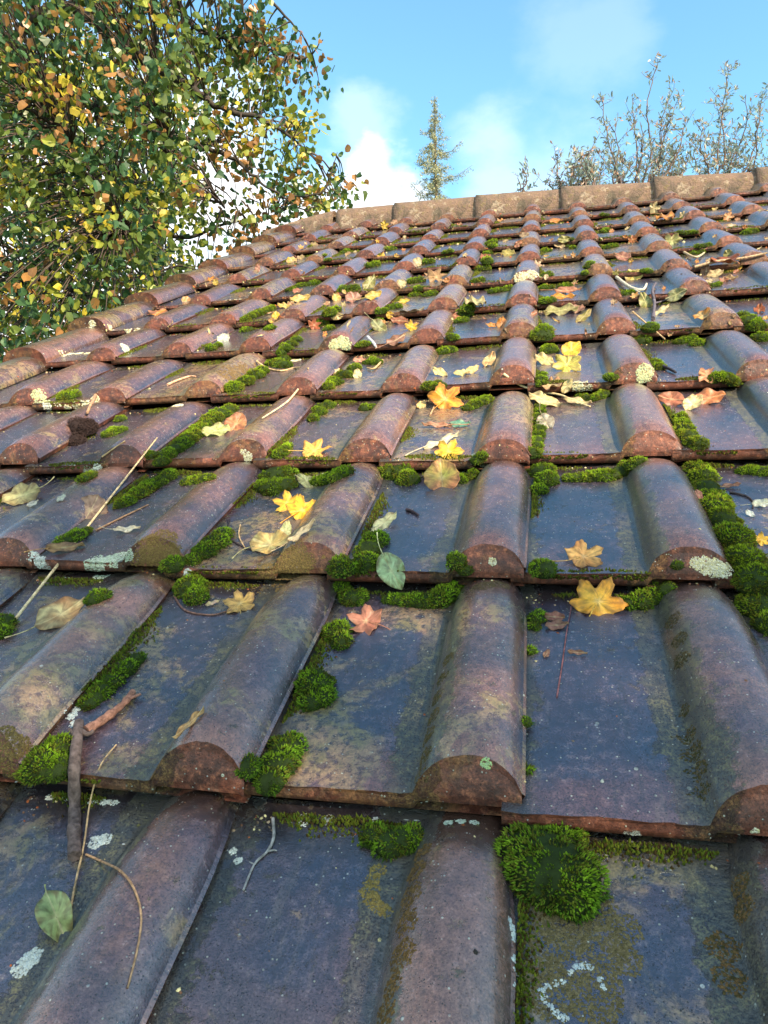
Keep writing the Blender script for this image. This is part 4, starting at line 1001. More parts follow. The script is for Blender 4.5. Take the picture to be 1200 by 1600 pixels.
 ('oval', 593, 516, 36, -40, (.36, .42, .24), OLV, 'grey green leaf propped on a roll left of the rusty cluster', dict(tilt=34)),
 ('oval', 620, 535, 34, 30, (.30, .16, .12), BRN, 'brown leaf below the orange yellow one in the cluster', dict(tilt=20)),
 ('oval', 784, 510, 24, 80, (.62, .25, .1), ORG, 'orange brown leaf standing against the centre roll', dict(tilt=58, wid=1.4, stalk=0)),
 ('oval', 768, 511, 22, 170, (.70, .34, .12), ORG, 'small orange leaf at the foot of the standing orange brown one', dict(tilt=26, stalk=0)),
 ('oval', 810, 384, 20, 40, (.58, .24, .13), PINK, 'pinkish orange leaf on a far centre pan', dict(tilt=44)),
 ('round', 794, 399, 24, 0, (.50, .42, .12), OLV, 'olive yellow leaf below the far pinkish orange one', dict(tilt=28)),
 ('maple', 622, 366, 24, 20, (.52, .52, .3), CREAM, 'pale green leaf near the ridge left of centre', dict(tilt=44)),
 ('maple', 601, 355, 18, 20, (.8, .6, .1), YEL, 'yellow leaf just below the ridge left of centre', dict(tilt=44)),
 ('oval', 874, 387, 22, -20, (.66, .42, .26), CREAM, 'tan leaf on the far moss right of the centre roll', dict(tilt=30)),
 ('oval', 882, 377, 26, 5, (.52, .52, .22), OLV, 'grey green leaf behind the far tan leaf', dict(tilt=26, stalk=0)),
 ('maple', 988, 378, 18, 90, (.56, .22, .05), RUST, 'rust orange leaf standing on a far roll right of centre', dict(tilt=60)),
 ('oval', 972, 405, 32, 165, (.46, .22, .16), PINK, 'pinkish leaf with a cut edge in a far joint right of centre', dict(tilt=30, wid=1.2)),
 ('oval', 868, 348, 24, 5, (.60, .24, .14), ORG, 'orange leaf near the ridge right of the centre roll', dict(tilt=30)),
 ('oval', 1040, 347, 22, -15, (.66, .34, .12), ORG, 'orange tan leaf on a warm far tile at the right', dict(tilt=34)),
 ('maple', 1066, 339, 16, 10, (.8, .62, .32), CREAM, 'pale leaf on a far roll right of the orange tan one', dict(tilt=44)),
 ('maple', 1022, 329, 26, 10, (.74, .58, .3), CREAM, 'cream leaf pile piece near the ridge at the right', dict(tilt=34)),
 ('maple', 1137, 343, 24, 0, (.82, .50, .3), ORG, 'bright peach leaf near the ridge at the far right', dict(tilt=44)),
 ('oval', 1143, 355, 18, 0, (.8, .62, .45), CREAM, 'whitish leaf below the bright peach leaf', dict(tilt=34, stalk=0)),
 ('maple', 1050, 381, 32, 150, (.44, .48, .2), OLV, 'grey green star shaped leaf on a far mossy tile at the right', dict(tilt=34)),
 ('round', 1137, 401, 17, 90, (.48, .46, .14), OLV, 'yellow green leaf standing on a dark roll at the right', dict(tilt=56)),
 ('oval', 1130, 418, 34, 170, (.55, .18, .07), RUST, 'curled red brown leaf at the heart of the right leaf pile', dict(tilt=34, cup=.4, wid=1.3)),
 ('round', 1147, 423, 28, 30, (.74, .46, .08), YEL, 'yellow leaf right of the curled red brown one in the leaf pile', dict(tilt=34)),
 ('oval', 1117, 432, 32, 20, (.60, .38, .18), CREAM, 'tan leaf at the front of the right leaf pile', dict(tilt=30, wid=1.3)),
 ('oval', 1103, 428, 22, 80, (.36, .17, .06), BRN, 'brown leaf at the left end of the right leaf pile', dict(tilt=44, wid=1.3)),
 ('oval', 1140, 438, 30, 5, (.46, .32, .12), BRN, 'olive brown leaf at the lower right of the leaf pile', dict(tilt=24, wid=1.2)),
 ('oval', 1108, 442, 20, 10, (.74, .54, .34), CREAM, 'small cream leaf in front of the right leaf pile', dict(tilt=30)),
]
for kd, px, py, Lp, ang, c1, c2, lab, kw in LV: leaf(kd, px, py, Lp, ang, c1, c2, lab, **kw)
# nameless little leaves caught in the far joints
PN = ('cream', 'yellow', 'orange', 'rusty', 'dark brown', 'pink brown', 'tan', 'straw', 'olive', 'reddish')
pal = [CREAM, YEL, ORG, RUST, BRN, PINK, (.5, .34, .2), (.62, .48, .28), OLV, (.42, .22, .14)]
seen_ = set()
for k in range(260):
    y = 328 + 200 * rng.rand() ** 1.2; x = rng.uniform(430 - (y - 330) * 1.2, 1200)
    P, n, t_ = pick(x, y)
    if t_ is None or t_['verge']: continue
    u = (RX.transposed() @ P) / S; fx = (u.x - math.floor(u.x)); 
    if fx > .6 and rng.rand() < .7: continue
    ia = rng.randint(len(pal)); a, b = pal[ia], pal[rng.randint(len(pal))]
    lb_ = 'dry ' + PN[ia] + ' leaf scrap, ' + where(x, y)
    if lb_ in seen_: continue
    seen_.add(lb_)
    leaf(('oval', 'round', 'maple', 'willow')[rng.randint(4)], x, y, rng.uniform(5, 13) * (.75 + (y - 330) / 300), rng.uniform(-180, 180), a, b, lb_, wid=rng.uniform(.8, 1.4), tilt=rng.uniform(10, 45), cup=rng.uniform(0, .4), stalk=0, group='small dry leaf scraps in the far rows')

# ------------------------------------------------------------------ crumbs, bud scales, grit: uncountable litter
acc = Acc()
def crumb(P, n, sz, c):
    nd = 5; u1 = n.orthogonal().normalized(); u2 = n.cross(u1); a0 = rng.uniform(0, 6); el = rng.uniform(.4, 1)
    V = [tuple(P + (u1 * math.cos(a0 + j * 1.257) * el + u2 * math.sin(a0 + j * 1.257)) * sz * rng.uniform(.6, 1.2)) for j in range(nd)] + [tuple(P + n * sz * rng.uniform(.3, .7))]
    acc.add(np.array(V), np.array([(j, (j + 1) % nd, nd) for j in range(nd)]), np.array(c) * rng.uniform(.6, 1.2))
for k in range(7000):
    u = rng.uniform(-5.9, 7); v = rng.uniform(-1.3, 11.9 * GA / 1.0) if rng.rand() < .8 else rng.uniform(-1, 5)
    if rng.rand() < .75: v = math.floor(v / GA) * GA - abs(rng.normal(0, .05)) - .01; 
    if rng.rand() < .45: u = math.floor(u) + abs(rng.normal(0, .06)) + .02
    P, n = drop(RX @ (Vector((u, v, 0)) * S))
    far = max(1, depth(P) / 1.2)
    crumb(P, n, rng.uniform(.0008, .0022) * min(far, 2.6) * (1.7 if rng.rand() < .25 and far > 1.3 else 1), random.choice([BRN, RUST, (.05, .04, .03), (.28, .2, .12), (.04, .035, .03), CREAM, (.10, .10, .04)]))
me = acc.mesh('leaf_litter', [M_WOOD], smooth=False)
tag(link('leaf_litter', me), 'crumbs of dry leaf, bud scales and grit scattered along the tile joints', 'litter', kind='stuff')

# ------------------------------------------------------------------ twigs, straws
def twig(pts, rp, col, label, name='twig', cat='twig', lift=1.0, straight=False, taper=.6, lumps=0.0, sub=6, branches=()):
    def path(pts):
        W_ = []
        for q in pts:
            P, n, t_ = pick(q[0], q[1]); pxm = depth(P) / F_PX
            W_.append(P + NRM * (rp * pxm * lift + (q[2] * pxm if len(q) > 2 else 0)))
        if straight:
            a, b = W_[0], W_[-1]; W_ = [a + (b - a) * (i / 6) for i in range(7)]
            need = 0
            for p in W_[1:-1]:
                h = BVH.ray_cast(p + NRM * .1, -NRM)
                if h[0]: need = max(need, (h[0] - p).dot(NRM))
            W_ = [p + NRM * need for p in W_]
        return smooth_path(W_, sub)
    P = path(pts); a = Acc(); n = len(P); R0_ = rp * depth(P[0]) / F_PX
    rad = [R0_ * (1 - (1 - taper) * i / (n - 1)) * (1 + lumps * noise.noise(Vector((i * .45, rp, 0)))) for i in range(n)]
    tube(a, P, rad, col, 7)
    org = P[0]
    for b, br in branches:
        Q = path(b); tube(a, Q, [br * R0_ * (1 - .5 * i / (len(Q) - 1)) for i in range(len(Q))], col, 6)
    o = link(name, a.mesh(name, [M_WOOD], origin=org), None, org); tag(o, label, cat); return o
STRAW = (.48, .33, .17); BARKC = (.10, .07, .055)
twig([(120, 1345), (119, 1310), (120, 1265), (122, 1215, 8), (126, 1165, 6), (128, 1140, 4)], 11, (.115, .085, .075), 'thick dark stick with knobbly bark crusted in lichen at the lower left', name='stick', cat='stick', lumps=.28, taper=.9, sub=7, branches=[([(120, 1240, 4), (108, 1228, 6)], .4), ([(126, 1165, 6), (114, 1152, 6)], .6), ([(128, 1150, 6), (140, 1158, 4), (150, 1152, 3)], .55)])
twig([(138, 1150, 4), (160, 1132), (182, 1116), (198, 1102), (210, 1086)], 7.5, (.26, .13, .09), 'red brown forked twig leading up from the dark stick', lumps=.35, taper=.8, branches=[([(182, 1116), (200, 1100), (222, 1090)], .6)])
twig([(28, 972), (110, 865), (190, 760), (247, 690)], 2.6, (.62, .46, .25), 'long straight pale straw crossing the left tiles', name='straw', cat='straw', straight=True, taper=.6)
twig([(110, 1425), (120, 1380, 3), (133, 1325, 5), (142, 1270, 8), (150, 1230, 6), (160, 1195, 2), (182, 1165)], 1.9, STRAW, 'thin straw bent over the dark stick', name='straw', cat='straw', taper=.7)
twig([(135, 1336), (160, 1350, 5), (190, 1366, 7), (210, 1390, 3), (221, 1430), (216, 1480), (200, 1545)], 1.9, (.36, .22, .12), 'thin curved stem looping down the lowest left roll', name='stem', cat='stem', taper=.7)
twig([(427, 1280), (428, 1310), (418, 1332), (398, 1352), (381, 1392)], 2.6, (.30, .28, .25), 'short whitish twig hanging beside the lowest left roll', lumps=.3, branches=[([(418, 1332), (428, 1330), (433, 1331)], .7), ([(398, 1352), (390, 1350, 3)], .5)])
twig([(787, 590, 4), (812, 606, 3), (842, 618, 5), (876, 623, 4), (900, 632, 2), (922, 638, 1)], 2.1, (.66, .54, .30), 'pale leafy stem across the centre joint', name='stem', cat='stem', taper=.5)
twig([(402, 569, 3), (418, 577), (440, 581), (462, 576), (482, 577)], 1.7, STRAW, 'thin straw curving below the long moss strip at left of centre', name='straw', cat='straw')
twig([(672, 650), (682, 632, 2), (695, 610, 2)], 1.5, (.36, .22, .12), 'brown straw leaning beside the crumpled orange maple leaf', name='straw', cat='straw')
twig([(988, 500, 2), (1012, 518, 4), (1038, 541)], 1.5, STRAW, 'straw crossing the dark moss tuft right of centre', name='straw', cat='straw', straight=True)
twig([(1035, 577, 2), (1045, 580, 1), (1056, 585)], 3.0, (.03, .028, .035), 'short black twig on the deep blue pan', lumps=.4)
twig([(1020, 500), (1022, 480, 3), (1019, 460, 3), (1024, 448, 2)], 3.2, (.10, .09, .11), 'dark grey twig in the littered joint right of centre', lumps=.4, branches=[([(1022, 480, 3), (1034, 474), (1044, 470)], .6)])
twig([(962, 438, 3), (985, 455, 3), (1004, 457, 2), (1010, 448, 2)], 2.6, (.50, .47, .36), 'forked pale twig below the lemon yellow leaf', lumps=.2, branches=[([(985, 455, 3), (1000, 462, 2)], .7)])
twig([(1085, 423, 3), (1120, 416, 5), (1160, 412, 6), (1198, 402, 4)], 2.4, (.42, .30, .18), 'long brown twig above the right leaf pile', lumps=.3)
twig([(1068, 398, 2), (1086, 407, 3), (1100, 399, 2)], 2.0, (.46, .36, .22), 'small forked twig left of the right leaf pile')
twig([(358, 812), (357, 838), (380, 855), (410, 864)], 1.6, (.06, .045, .05), 'thin black stem curled beside the curled pale green leaf', name='stem', cat='stem')
twig([(376, 822, 1), (374, 840, 2), (384, 860, 2)], 1.3, STRAW, 'short tan stem hooked left of the curled pale green leaf', name='stem', cat='stem')
twig([(272, 932), (290, 955), (330, 962), (360, 955), (378, 953)], 1.6, (.16, .09, .07), 'thin dark stem below the moss cushion at the left', name='stem', cat='stem')
twig([(635, 798), (645, 801), (654, 807)], 2.4, (.05, .035, .04), 'short dark twig on the centre left pan', lumps=.4)
twig([(870, 1090), (878, 1040), (886, 985, 1), (894, 945, 3)], 1.4, (.20, .08, .08), 'thin red stalk below the bright orange maple leaf', name='stem', cat='stem')
twig([(262, 603), (278, 596), (296, 590), (306, 590)], 2.0, (.55, .32, .2), 'tan straw lying on the pan at the left', name='straw', cat='straw')
twig([(150, 620), (138, 650, 3), (146, 640, 8)], 2.6, (.34, .2, .12), 'stubby brown twig by the white lichen near the left edge', lumps=.3)
twig([(160, 715), (178, 702), (196, 690)], 1.4, STRAW, 'short straw right of the dark brown lump', name='straw', cat='straw')
twig([(150, 830), (180, 815), (215, 798), (232, 790)], 1.6, (.28, .17, .1), 'thin stem beside the tiny white narrow leaf', name='stem', cat='stem')
twig([(1140, 770), (1165, 776), (1176, 785), (1176, 795)], 1.6, (.08, .06, .06), 'dark curved stem at the right edge', name='stem', cat='stem')
twig([(520, 555, 1), (508, 572, 1), (437, 540)], .9, STRAW, 'fine straw over the left moss strip', name='straw', cat='straw') if False else None
twig([(466, 612, 2), (448, 632, 2), (410, 656, 1)], 1.6, (.62, .47, .28), 'pale straw lying along the pinkish roll', name='straw', cat='straw')
twig([(598, 565, 1), (585, 578, 1), (574, 577, 1)], 1.6, STRAW, 'short straw by the pink leaf scrap', name='straw', cat='straw')
twig([(575, 532, 2), (584, 540, 1), (588, 546)], 3.0, (.45, .46, .48), 'short whitish twig left of the leaf cluster')

# ------------------------------------------------------------------ trees and shrubs
def wp(px, py, d):
    return CAM + (cR * ((px - 600) / F_PX) + cD * ((py - 800) / F_PX) + cF) * d
def inpoly(x, y, poly):
    c = False; n = len(poly); j = n - 1
    for i in range(n):
        xi, yi = poly[i]; xj, yj = poly[j]
        if (yi > y) != (yj > y) and x < (xj - xi) * (y - yi) / (yj - yi) + xi: c = not c
        j = i
    return c
def leaves_mesh(acc, P, size, col, tmpl='round', down=.5, face=None, r=rng):
    """P (k,3) positions; size (k,), col (k,3)"""
    k = len(P)
    if tmpl == 'round':
        rim = np.array([(.06, 0), (.10, .34), (.50, .50), (.86, .36), (1.06, 0), (.86, -.36), (.50, -.50), (.10, -.34)])
    else:
        rim = np.array([(0, 0), (.25, .13), (.55, .20), (.82, .12), (1.05, 0), (.82, -.12), (.55, -.20), (.25, -.13)])
    ctr = np.array([(.5, 0)])
    T = np.concatenate([rim, ctr]); nT = len(T)
    ax = r.normal(0, 1, (k, 3)); ax[:, 2] -= down * 1.6; ax /= np.linalg.norm(ax, axis=1)[:, None]
    nn = r.normal(0, 1, (k, 3)); nn[:, 2] += .5
    if face is not None: nn += face
    nn -= ax * (nn * ax).sum(1)[:, None]; nn /= np.linalg.norm(nn, axis=1)[:, None] + 1e-9
    bb = np.cross(nn, ax)
    fold = r.uniform(.05, .5, k)
    T = T[None, :, :] * r.uniform(.72, 1.12, (k, nT, 1)) * np.stack([np.ones(k), r.uniform(.6, 1.1, k)], 1)[:, None, :] + r.normal(0, .03, (k, nT, 2))
    V = P[:, None, :] + size[:, None, None] * (T[:, :, 0:1] * ax[:, None, :] + T[:, :, 1:2] * bb[:, None, :] + (np.abs(T[:, :, 1:2]) * fold[:, None, None] * 1.3 - .5 * fold[:, None, None] * T[:, :, 0:1] ** 2) * nn[:, None, :])
    tri = np.array([(i, (i + 1) % 8, 8) for i in range(8)])
    F = (np.arange(k) * nT)[:, None, None] + tri[None]
    C = np.repeat(col[:, None, :], nT, 1); C[:, :8] *= r.uniform(.8, 1.05, (k, 8, 1))
    acc.add(V.reshape(-1, 3), F.reshape(-1, 3), np.clip(C, 0, 1).reshape(-1, 3))

def branch_tube(acc, pts, r0, r1, col=(.05, .042, .035), wig=.02, sub=5, sides=6):
    P = smooth_path(pts, sub); n = len(P)
    P = [p + Vector(rng.normal(0, wig * .3, 3)) if 0 < i < n - 1 else p for i, p in enumerate(P)]
    tube(acc, P, [r0 + (r1 - r0) * i / (n - 1) for i in range(n)], col, sides, cap=False); return P

# --- the big lime-like tree on the left
TREE = empty('lime_tree', (-5.6, 3.6, gz)); tag(TREE, 'big tree with round green, yellow and rusty leaves over the left roof edge', 'tree', 'autumn trees')
org = Vector(TREE.location)
tr = Acc(); brs = Acc()
fork = Vector((-5.3, 3.9, .2))
branch_tube(tr, [org - Vector((0, 0, .2)), org + Vector((.1, .05, 1.6)), fork, fork + Vector((.3, .3, 1.8)), fork + Vector((.2, .5, 3.6)), fork + Vector((.5, .4, 5.4))], .26, .05, sides=12)
skel = []
def limb(pts, r0, r1, start=None):
    Q = [wp(p[0], p[1], p[2] * 1.13) for p in pts]
    if start is not None: Q = [start] + Q
    P = branch_tube(brs, Q, r0, r1, wig=.018); skel.extend(P)
limb([(-260, -20, 4.8), (0, 78, 4.5), (130, 160, 4.3), (270, 214, 4.3), (335, 226, 4.3)], .055, .012, fork + Vector((.2, .2, 1.6)))
limb([(60, 20, 4.5), (200, 82, 4.3), (300, 138, 4.2), (345, 168, 4.2), (420, 190, 4.2), (475, 232, 4.2)], .045, .006, fork + Vector((.3, .3, 2.4)))
limb([(270, 214, 4.3), (335, 236, 4.2), (368, 250, 4.1), (400, 278, 4.1), (440, 308, 4.1), (480, 330, 4.1)], .018, .004)
limb([(20, 100, 4.4), (60, 165, 4.2), (105, 218, 4.0), (150, 300, 4.0), (190, 360, 4.0)], .02, .005)
limb([(150, 180, 4.3), (165, 260, 4.3), (190, 340, 4.2), (235, 430, 4.2)], .014, .004)
limb([(440, 308, 4.1), (500, 302, 4.1), (518, 270, 4.1), (527, 238, 4.1)], .007, .002)
limb([(200, -40, 4.6), (300, 40, 4.4), (400, 70, 4.3), (470, 92, 4.3), (505, 62, 4.3)], .025, .003, fork + Vector((.3, .4, 3.2)))
limb([(-250, 420, 5.0), (-60, 420, 4.7), (60, 440, 4.5), (180, 470, 4.4)], .04, .006, fork)
limb([(-200, 250, 5.3), (0, 300, 5.0), (160, 330, 4.8), (280, 370, 4.7), (350, 350, 4.6), (430, 335, 4.5)], .04, .004, fork + Vector((.1, .1, .8)))
limb([(-100, -200, 5.0), (150, -150, 4.8), (330, -90, 4.6), (420, 0, 4.5), (470, 50, 4.5)], .04, .004, fork + Vector((.3, .3, 3.6)))
for (a, b) in (((352, 245), (372, 330)), ((338, 262), (352, 328)), ((388, 262), (386, 320)), ((330, 285), (345, 325)), ((250, 180), (262, 240))):
    limb([(a[0], a[1], 4.15), ((a[0] + b[0]) / 2 + 4, (a[1] + b[1]) / 2, 4.1), (b[0], b[1], 4.1)], .004, .0015)
skn = np.array([tuple(p) for p in skel])
poly = [(-90, -90), (385, -90), (400, 15), (430, 62), (500, 60), (508, 100), (495, 140), (474, 170), (480, 232), (492, 268), (540, 262), (545, 292), (520, 330), (470, 348), (430, 352), (390, 392), (310, 440), (250, 480), (120, 530), (0, 590), (-90, 620)]
holes = [(345, 288, 48, 30, .97), (302, 12, 26, 30, .93), (330, 385, 40, 22, .97), (395, 345, 30, 12, .7), (48, 285, 12, 16, .9), (375, 225, 25, 14, .75), (300, 110, 12, 12, .6), (465, 120, 14, 14, .4), (530, 200, 10, 30, 1), (455, 25, 30, 22, 1), (275, 355, 22, 20, .8), (110, 330, 10, 8, .8), (420, 255, 16, 12, .7)]
def in_hole(x, y):
    for (hx, hy, rx, ry, pr_) in holes:
        if ((x - hx) / rx) ** 2 + ((y - hy) / ry) ** 2 < 1 and rng.rand() < pr_: return True
    return False
GR, OL, YG, YE, OR_ = np.array((.055, .125, .045)), np.array((.125, .175, .035)), np.array((.30, .33, .045)), np.array((.58, .48, .05)), np.array((.36, .18, .055))
def leafcols(P, k, warm=0.0, yel=0.0):
    f = np.array([noise.noise(Vector(p) * 2.2) for p in P]) + rng.normal(0, .16, k)
    g_ = np.array([noise.noise(Vector(p) * 2.9 + Vector((9, 3, 1))) for p in P]) + rng.normal(0, .14, k)
    C = np.where((f > .02)[:, None], OL, GR) * rng.uniform(.75, 1.35, (k, 1))
    C = np.where((g_ > .24 - yel)[:, None], YG * rng.uniform(.8, 1.2, (k, 1)), C)
    C = np.where((g_ > .42 - yel)[:, None], YE * rng.uniform(.7, 1.1, (k, 1)), C)
    C = np.where(((f < -.20 + warm) & (rng.rand(k) < .5))[:, None], OR_ * rng.uniform(.6, 1.3, (k, 1)), C)
    return C
cr = Acc(); ncl = 0; tries = 0
CL = []
while ncl < 1750 and tries < 40000:
    tries += 1
    x, y = rng.uniform(-90, 550), rng.uniform(-90, 620)
    if not inpoly(x, y, poly) or in_hole(x, y): continue
    if x > 330 and rng.rand() < .22: continue
    if noise.noise(Vector((x * .022, y * .022, 2))) + .5 * noise.noise(Vector((x * .06, y * .06, 5))) < -.16 and rng.rand() < .75: continue
    CL.append((x, y, rng.uniform(4.6, 5.2) if x > 300 else rng.uniform(3.9, 6.0))); ncl += 1
for k in range(420):        # the rest of the crown, outside the picture
    x, y, d = rng.uniform(-1300, -90), rng.uniform(-900, 500), rng.uniform(3.8, 6.4)
    CL.append((x, y, d))
for k in range(200):
    x, y, d = rng.uniform(-400, 420), rng.uniform(-700, -90), rng.uniform(4.2, 6.0); CL.append((x, y, d))
for (x, y, d) in CL:
    c = wp(x, y, d); inframe = x > -90 and y > -90
    dd = ((skn - np.array(c)) ** 2).sum(1); i = int(dd.argmin()); s = Vector(skn[i])
    if dd[i] < 1.1 ** 2 and (c - s).length > .03:
        mid = (s + c) / 2 + Vector((0, 0, .12 * (c - s).length))
        branch_tube(brs, [s, mid, c], .0065, .0022, (.08, .06, .05), wig=.006, sub=3, sides=4)
    k = rng.randint(7, 13) if inframe else rng.randint(9, 14)
    sp = .068 if inframe else .2
    P = np.array(c) + rng.normal(0, 1, (k, 3)) * np.array((sp, sp, sp * .8))
    sz = rng.uniform(.030, .068, k) * (1 if inframe else 1.25)
    leaves_mesh(cr, P, sz, leafcols(P, k, .16 if x > 280 else -.06, .05 if y > 100 else -.08), 'round', .5)
link('trunk', tr.mesh('trunk', [M_BARK], origin=org), TREE)
link('branches', brs.mesh('branches', [M_BARK], origin=org), TREE)
link('crown', cr.mesh('crown', [M_TREELEAF], smooth=False, origin=org), TREE)

# --- yellower tree farther back on the left
T2 = empty('yellowing_tree', (-7.2, 11.5, gz)); tag(T2, 'yellow green tree showing in bright patches behind the big round leaved tree', 'tree', 'autumn trees')
org = Vector(T2.location); a1 = Acc(); a2 = Acc()
branch_tube(a1, [org - Vector((0, 0, .2)), org + Vector((.1, 0, 3)), org + Vector((.3, -.1, 6)), org + Vector((.2, .2, 9.5))], .22, .04, sides=10)
for k in range(520):
    x, y = rng.uniform(-160, 330), rng.uniform(60, 600)
    if x + (y - 150) * .25 > 340: continue
    if ((x - 48) / 26) ** 2 + ((y - 285) / 26) ** 2 < 1 or ((x - 290) / 60) ** 2 + ((y - 345) / 40) ** 2 < 1: continue
    c = wp(x, y, rng.uniform(9.5, 13)); kk = rng.randint(9, 16)
    P = np.array(c) + rng.normal(0, .26, (kk, 3))
    C = leafcols(P, kk, 0, .30); leaves_mesh(a2, P, rng.uniform(.07, .11, kk), C, 'round', .5)
    if k % 4 == 0:
        s = org + Vector((.2, 0, max(2.5, min(9, c.z - gz - 1.2)))); branch_tube(a1, [s, (s + c) / 2 + Vector((0, 0, .3)), c], .03, .006, wig=.02, sub=3, sides=4)
link('trunk', a1.mesh('trunk', [M_BARK], origin=org), T2); link('crown', a2.mesh('crown', [M_TREELEAF], smooth=False, origin=org), T2)

# --- dark hedge far below the left edge so the ground does not show through the crown
HG = Acc(); base = Vector((-9, 9, gz))
for k in range(700):
    x = rng.uniform(-16, -4.4); y = rng.uniform(5.5, 17); z = gz + rng.uniform(.2, 3.4)
    P = np.array((x, y, z)) + rng.normal(0, .3, (9, 3)); leaves_mesh(HG, P, rng.uniform(.08, .13, 9), leafcols(P, 9, 0, .05) * .8, 'round', .3)
hb = Acc()
for k in range(26):
    x = rng.uniform(-14, -5); y = rng.uniform(6.5, 16); branch_tube(hb, [(x, y, gz - .1), (x + rng.normal(0, .2), y, gz + 1.4), (x + rng.normal(0, .5), y + .2, gz + 2.9)], .05, .01)
HE = empty('hedge', base); tag(HE, 'dark leafy hedge low behind the trees at the left, under the roof edge', 'hedge')
link('foliage', HG.mesh('foliage', [M_TREELEAF], smooth=False, origin=base), HE); link('stems', hb.mesh('stems', [M_BARK], origin=base), HE)

# --- conifer beyond the ridge
DS = 19.0
tip = wp(679, 150, DS); base = Vector((tip.x + .15, tip.y, gz))
SP = empty('cedar', base); tag(SP, 'slender pointed conifer with drooping branches rising beyond the ridge', 'tree')
at_, an = Acc(), Acc()
H = tip.z - gz
axis = lambda h: Vector((base.x + (tip.x - base.x) * (h / H), base.y + (tip.y - base.y) * (h / H), gz + h))
tube(at_, [axis(h) for h in np.linspace(-.1, H, 30)], [max(.006, .17 * (1 - h / H) ** .9) for h in np.linspace(0, H, 30)], (.12, .085, .055), 8, False)
k = 0; h = H - .12
while h > H * .18:
    t = H - h
    nb = 3 if t < .6 else 4
    for q in range(nb):
        az = rng.uniform(0, 2 * math.pi)
        Ln = (.05 + .27 * t ** .9) * rng.uniform(.45, 1.15)
        if t > 3.2: Ln = min(Ln, 2.2) 
        d = Vector((math.cos(az), math.sin(az), 0))
        s = axis(h)
        dr = rng.uniform(.1, .45)
        pts = [s + d * Ln * f + Vector((0, 0, Ln * (.28 * f - dr * f * f * 1.3))) for f in (0, .25, .5, .75, 1)]
        tube(at_, pts, [max(.003, .012 * Ln) * (1 - .7 * f) for f in (0, .25, .5, .75, 1)], (.13, .09, .06), 4, False)
        m_ = int((100 if t < 3.6 else 14) * Ln + 6)
        f = rng.uniform(.08, 1.0, m_); P = np.array([tuple(s + d * Ln * ff + Vector((0, 0, Ln * (.28 * ff - dr * ff * ff * 1.3)))) for ff in f]) + rng.normal(0, .028, (m_, 3)) * (1 + .6 * min(Ln, 1))
        kk = 3; Pn = np.repeat(P, kk, 0) + rng.normal(0, .014, (m_ * kk, 3))
        C = np.array((.22, .25, .16)) * rng.uniform(.7, 1.5, (m_ * kk, 1)) + np.where(rng.rand(m_ * kk, 1) < .4, 1, 0) * np.array((.20, .13, .03))
        leaves_mesh(an, Pn, rng.uniform(.03, .065, m_ * kk) * (1 if t < 3.6 else 2), C, 'oval', .55)
    h -= .13 if t < 3.6 else .24
for (x1, y1, dpt, hh_) in ((738, 258, 0, .0), (722, 220, 0, .0), (640, 285, 0, 0), (655, 245, 0, 0)):
    e = wp(x1, y1, DS); s = axis(min(H - .3, e.z - gz - .25)); m_ = 70
    f = rng.uniform(.1, 1, m_); up = Vector((0, 0, .0))
    pth = lambda ff: s + (e - s) * ff - Vector((0, 0, .18 * math.sin(math.pi * ff)))
    tube(at_, [pth(q) for q in (0, .3, .6, 1)], [.014, .01, .007, .003], (.13, .09, .06), 4, False)
    P = np.array([tuple(pth(ff)) for ff in f]); P = np.repeat(P, 4, 0) + rng.normal(0, .035, (m_ * 4, 3)); P[:, 2] -= np.abs(rng.normal(0, .05, m_ * 4))
    C = np.array((.22, .25, .16)) * rng.uniform(.7, 1.5, (m_ * 4, 1)) + np.where(rng.rand(m_ * 4, 1) < .3, 1, 0) * np.array((.12, .07, .0)); leaves_mesh(an, P, rng.uniform(.03, .065, m_ * 4), C, 'oval', .6)
link('trunk', at_.mesh('trunk', [M_BARK], origin=base), SP); link('crown', an.mesh('crown', [M_NEEDLE], smooth=False, origin=base), SP)

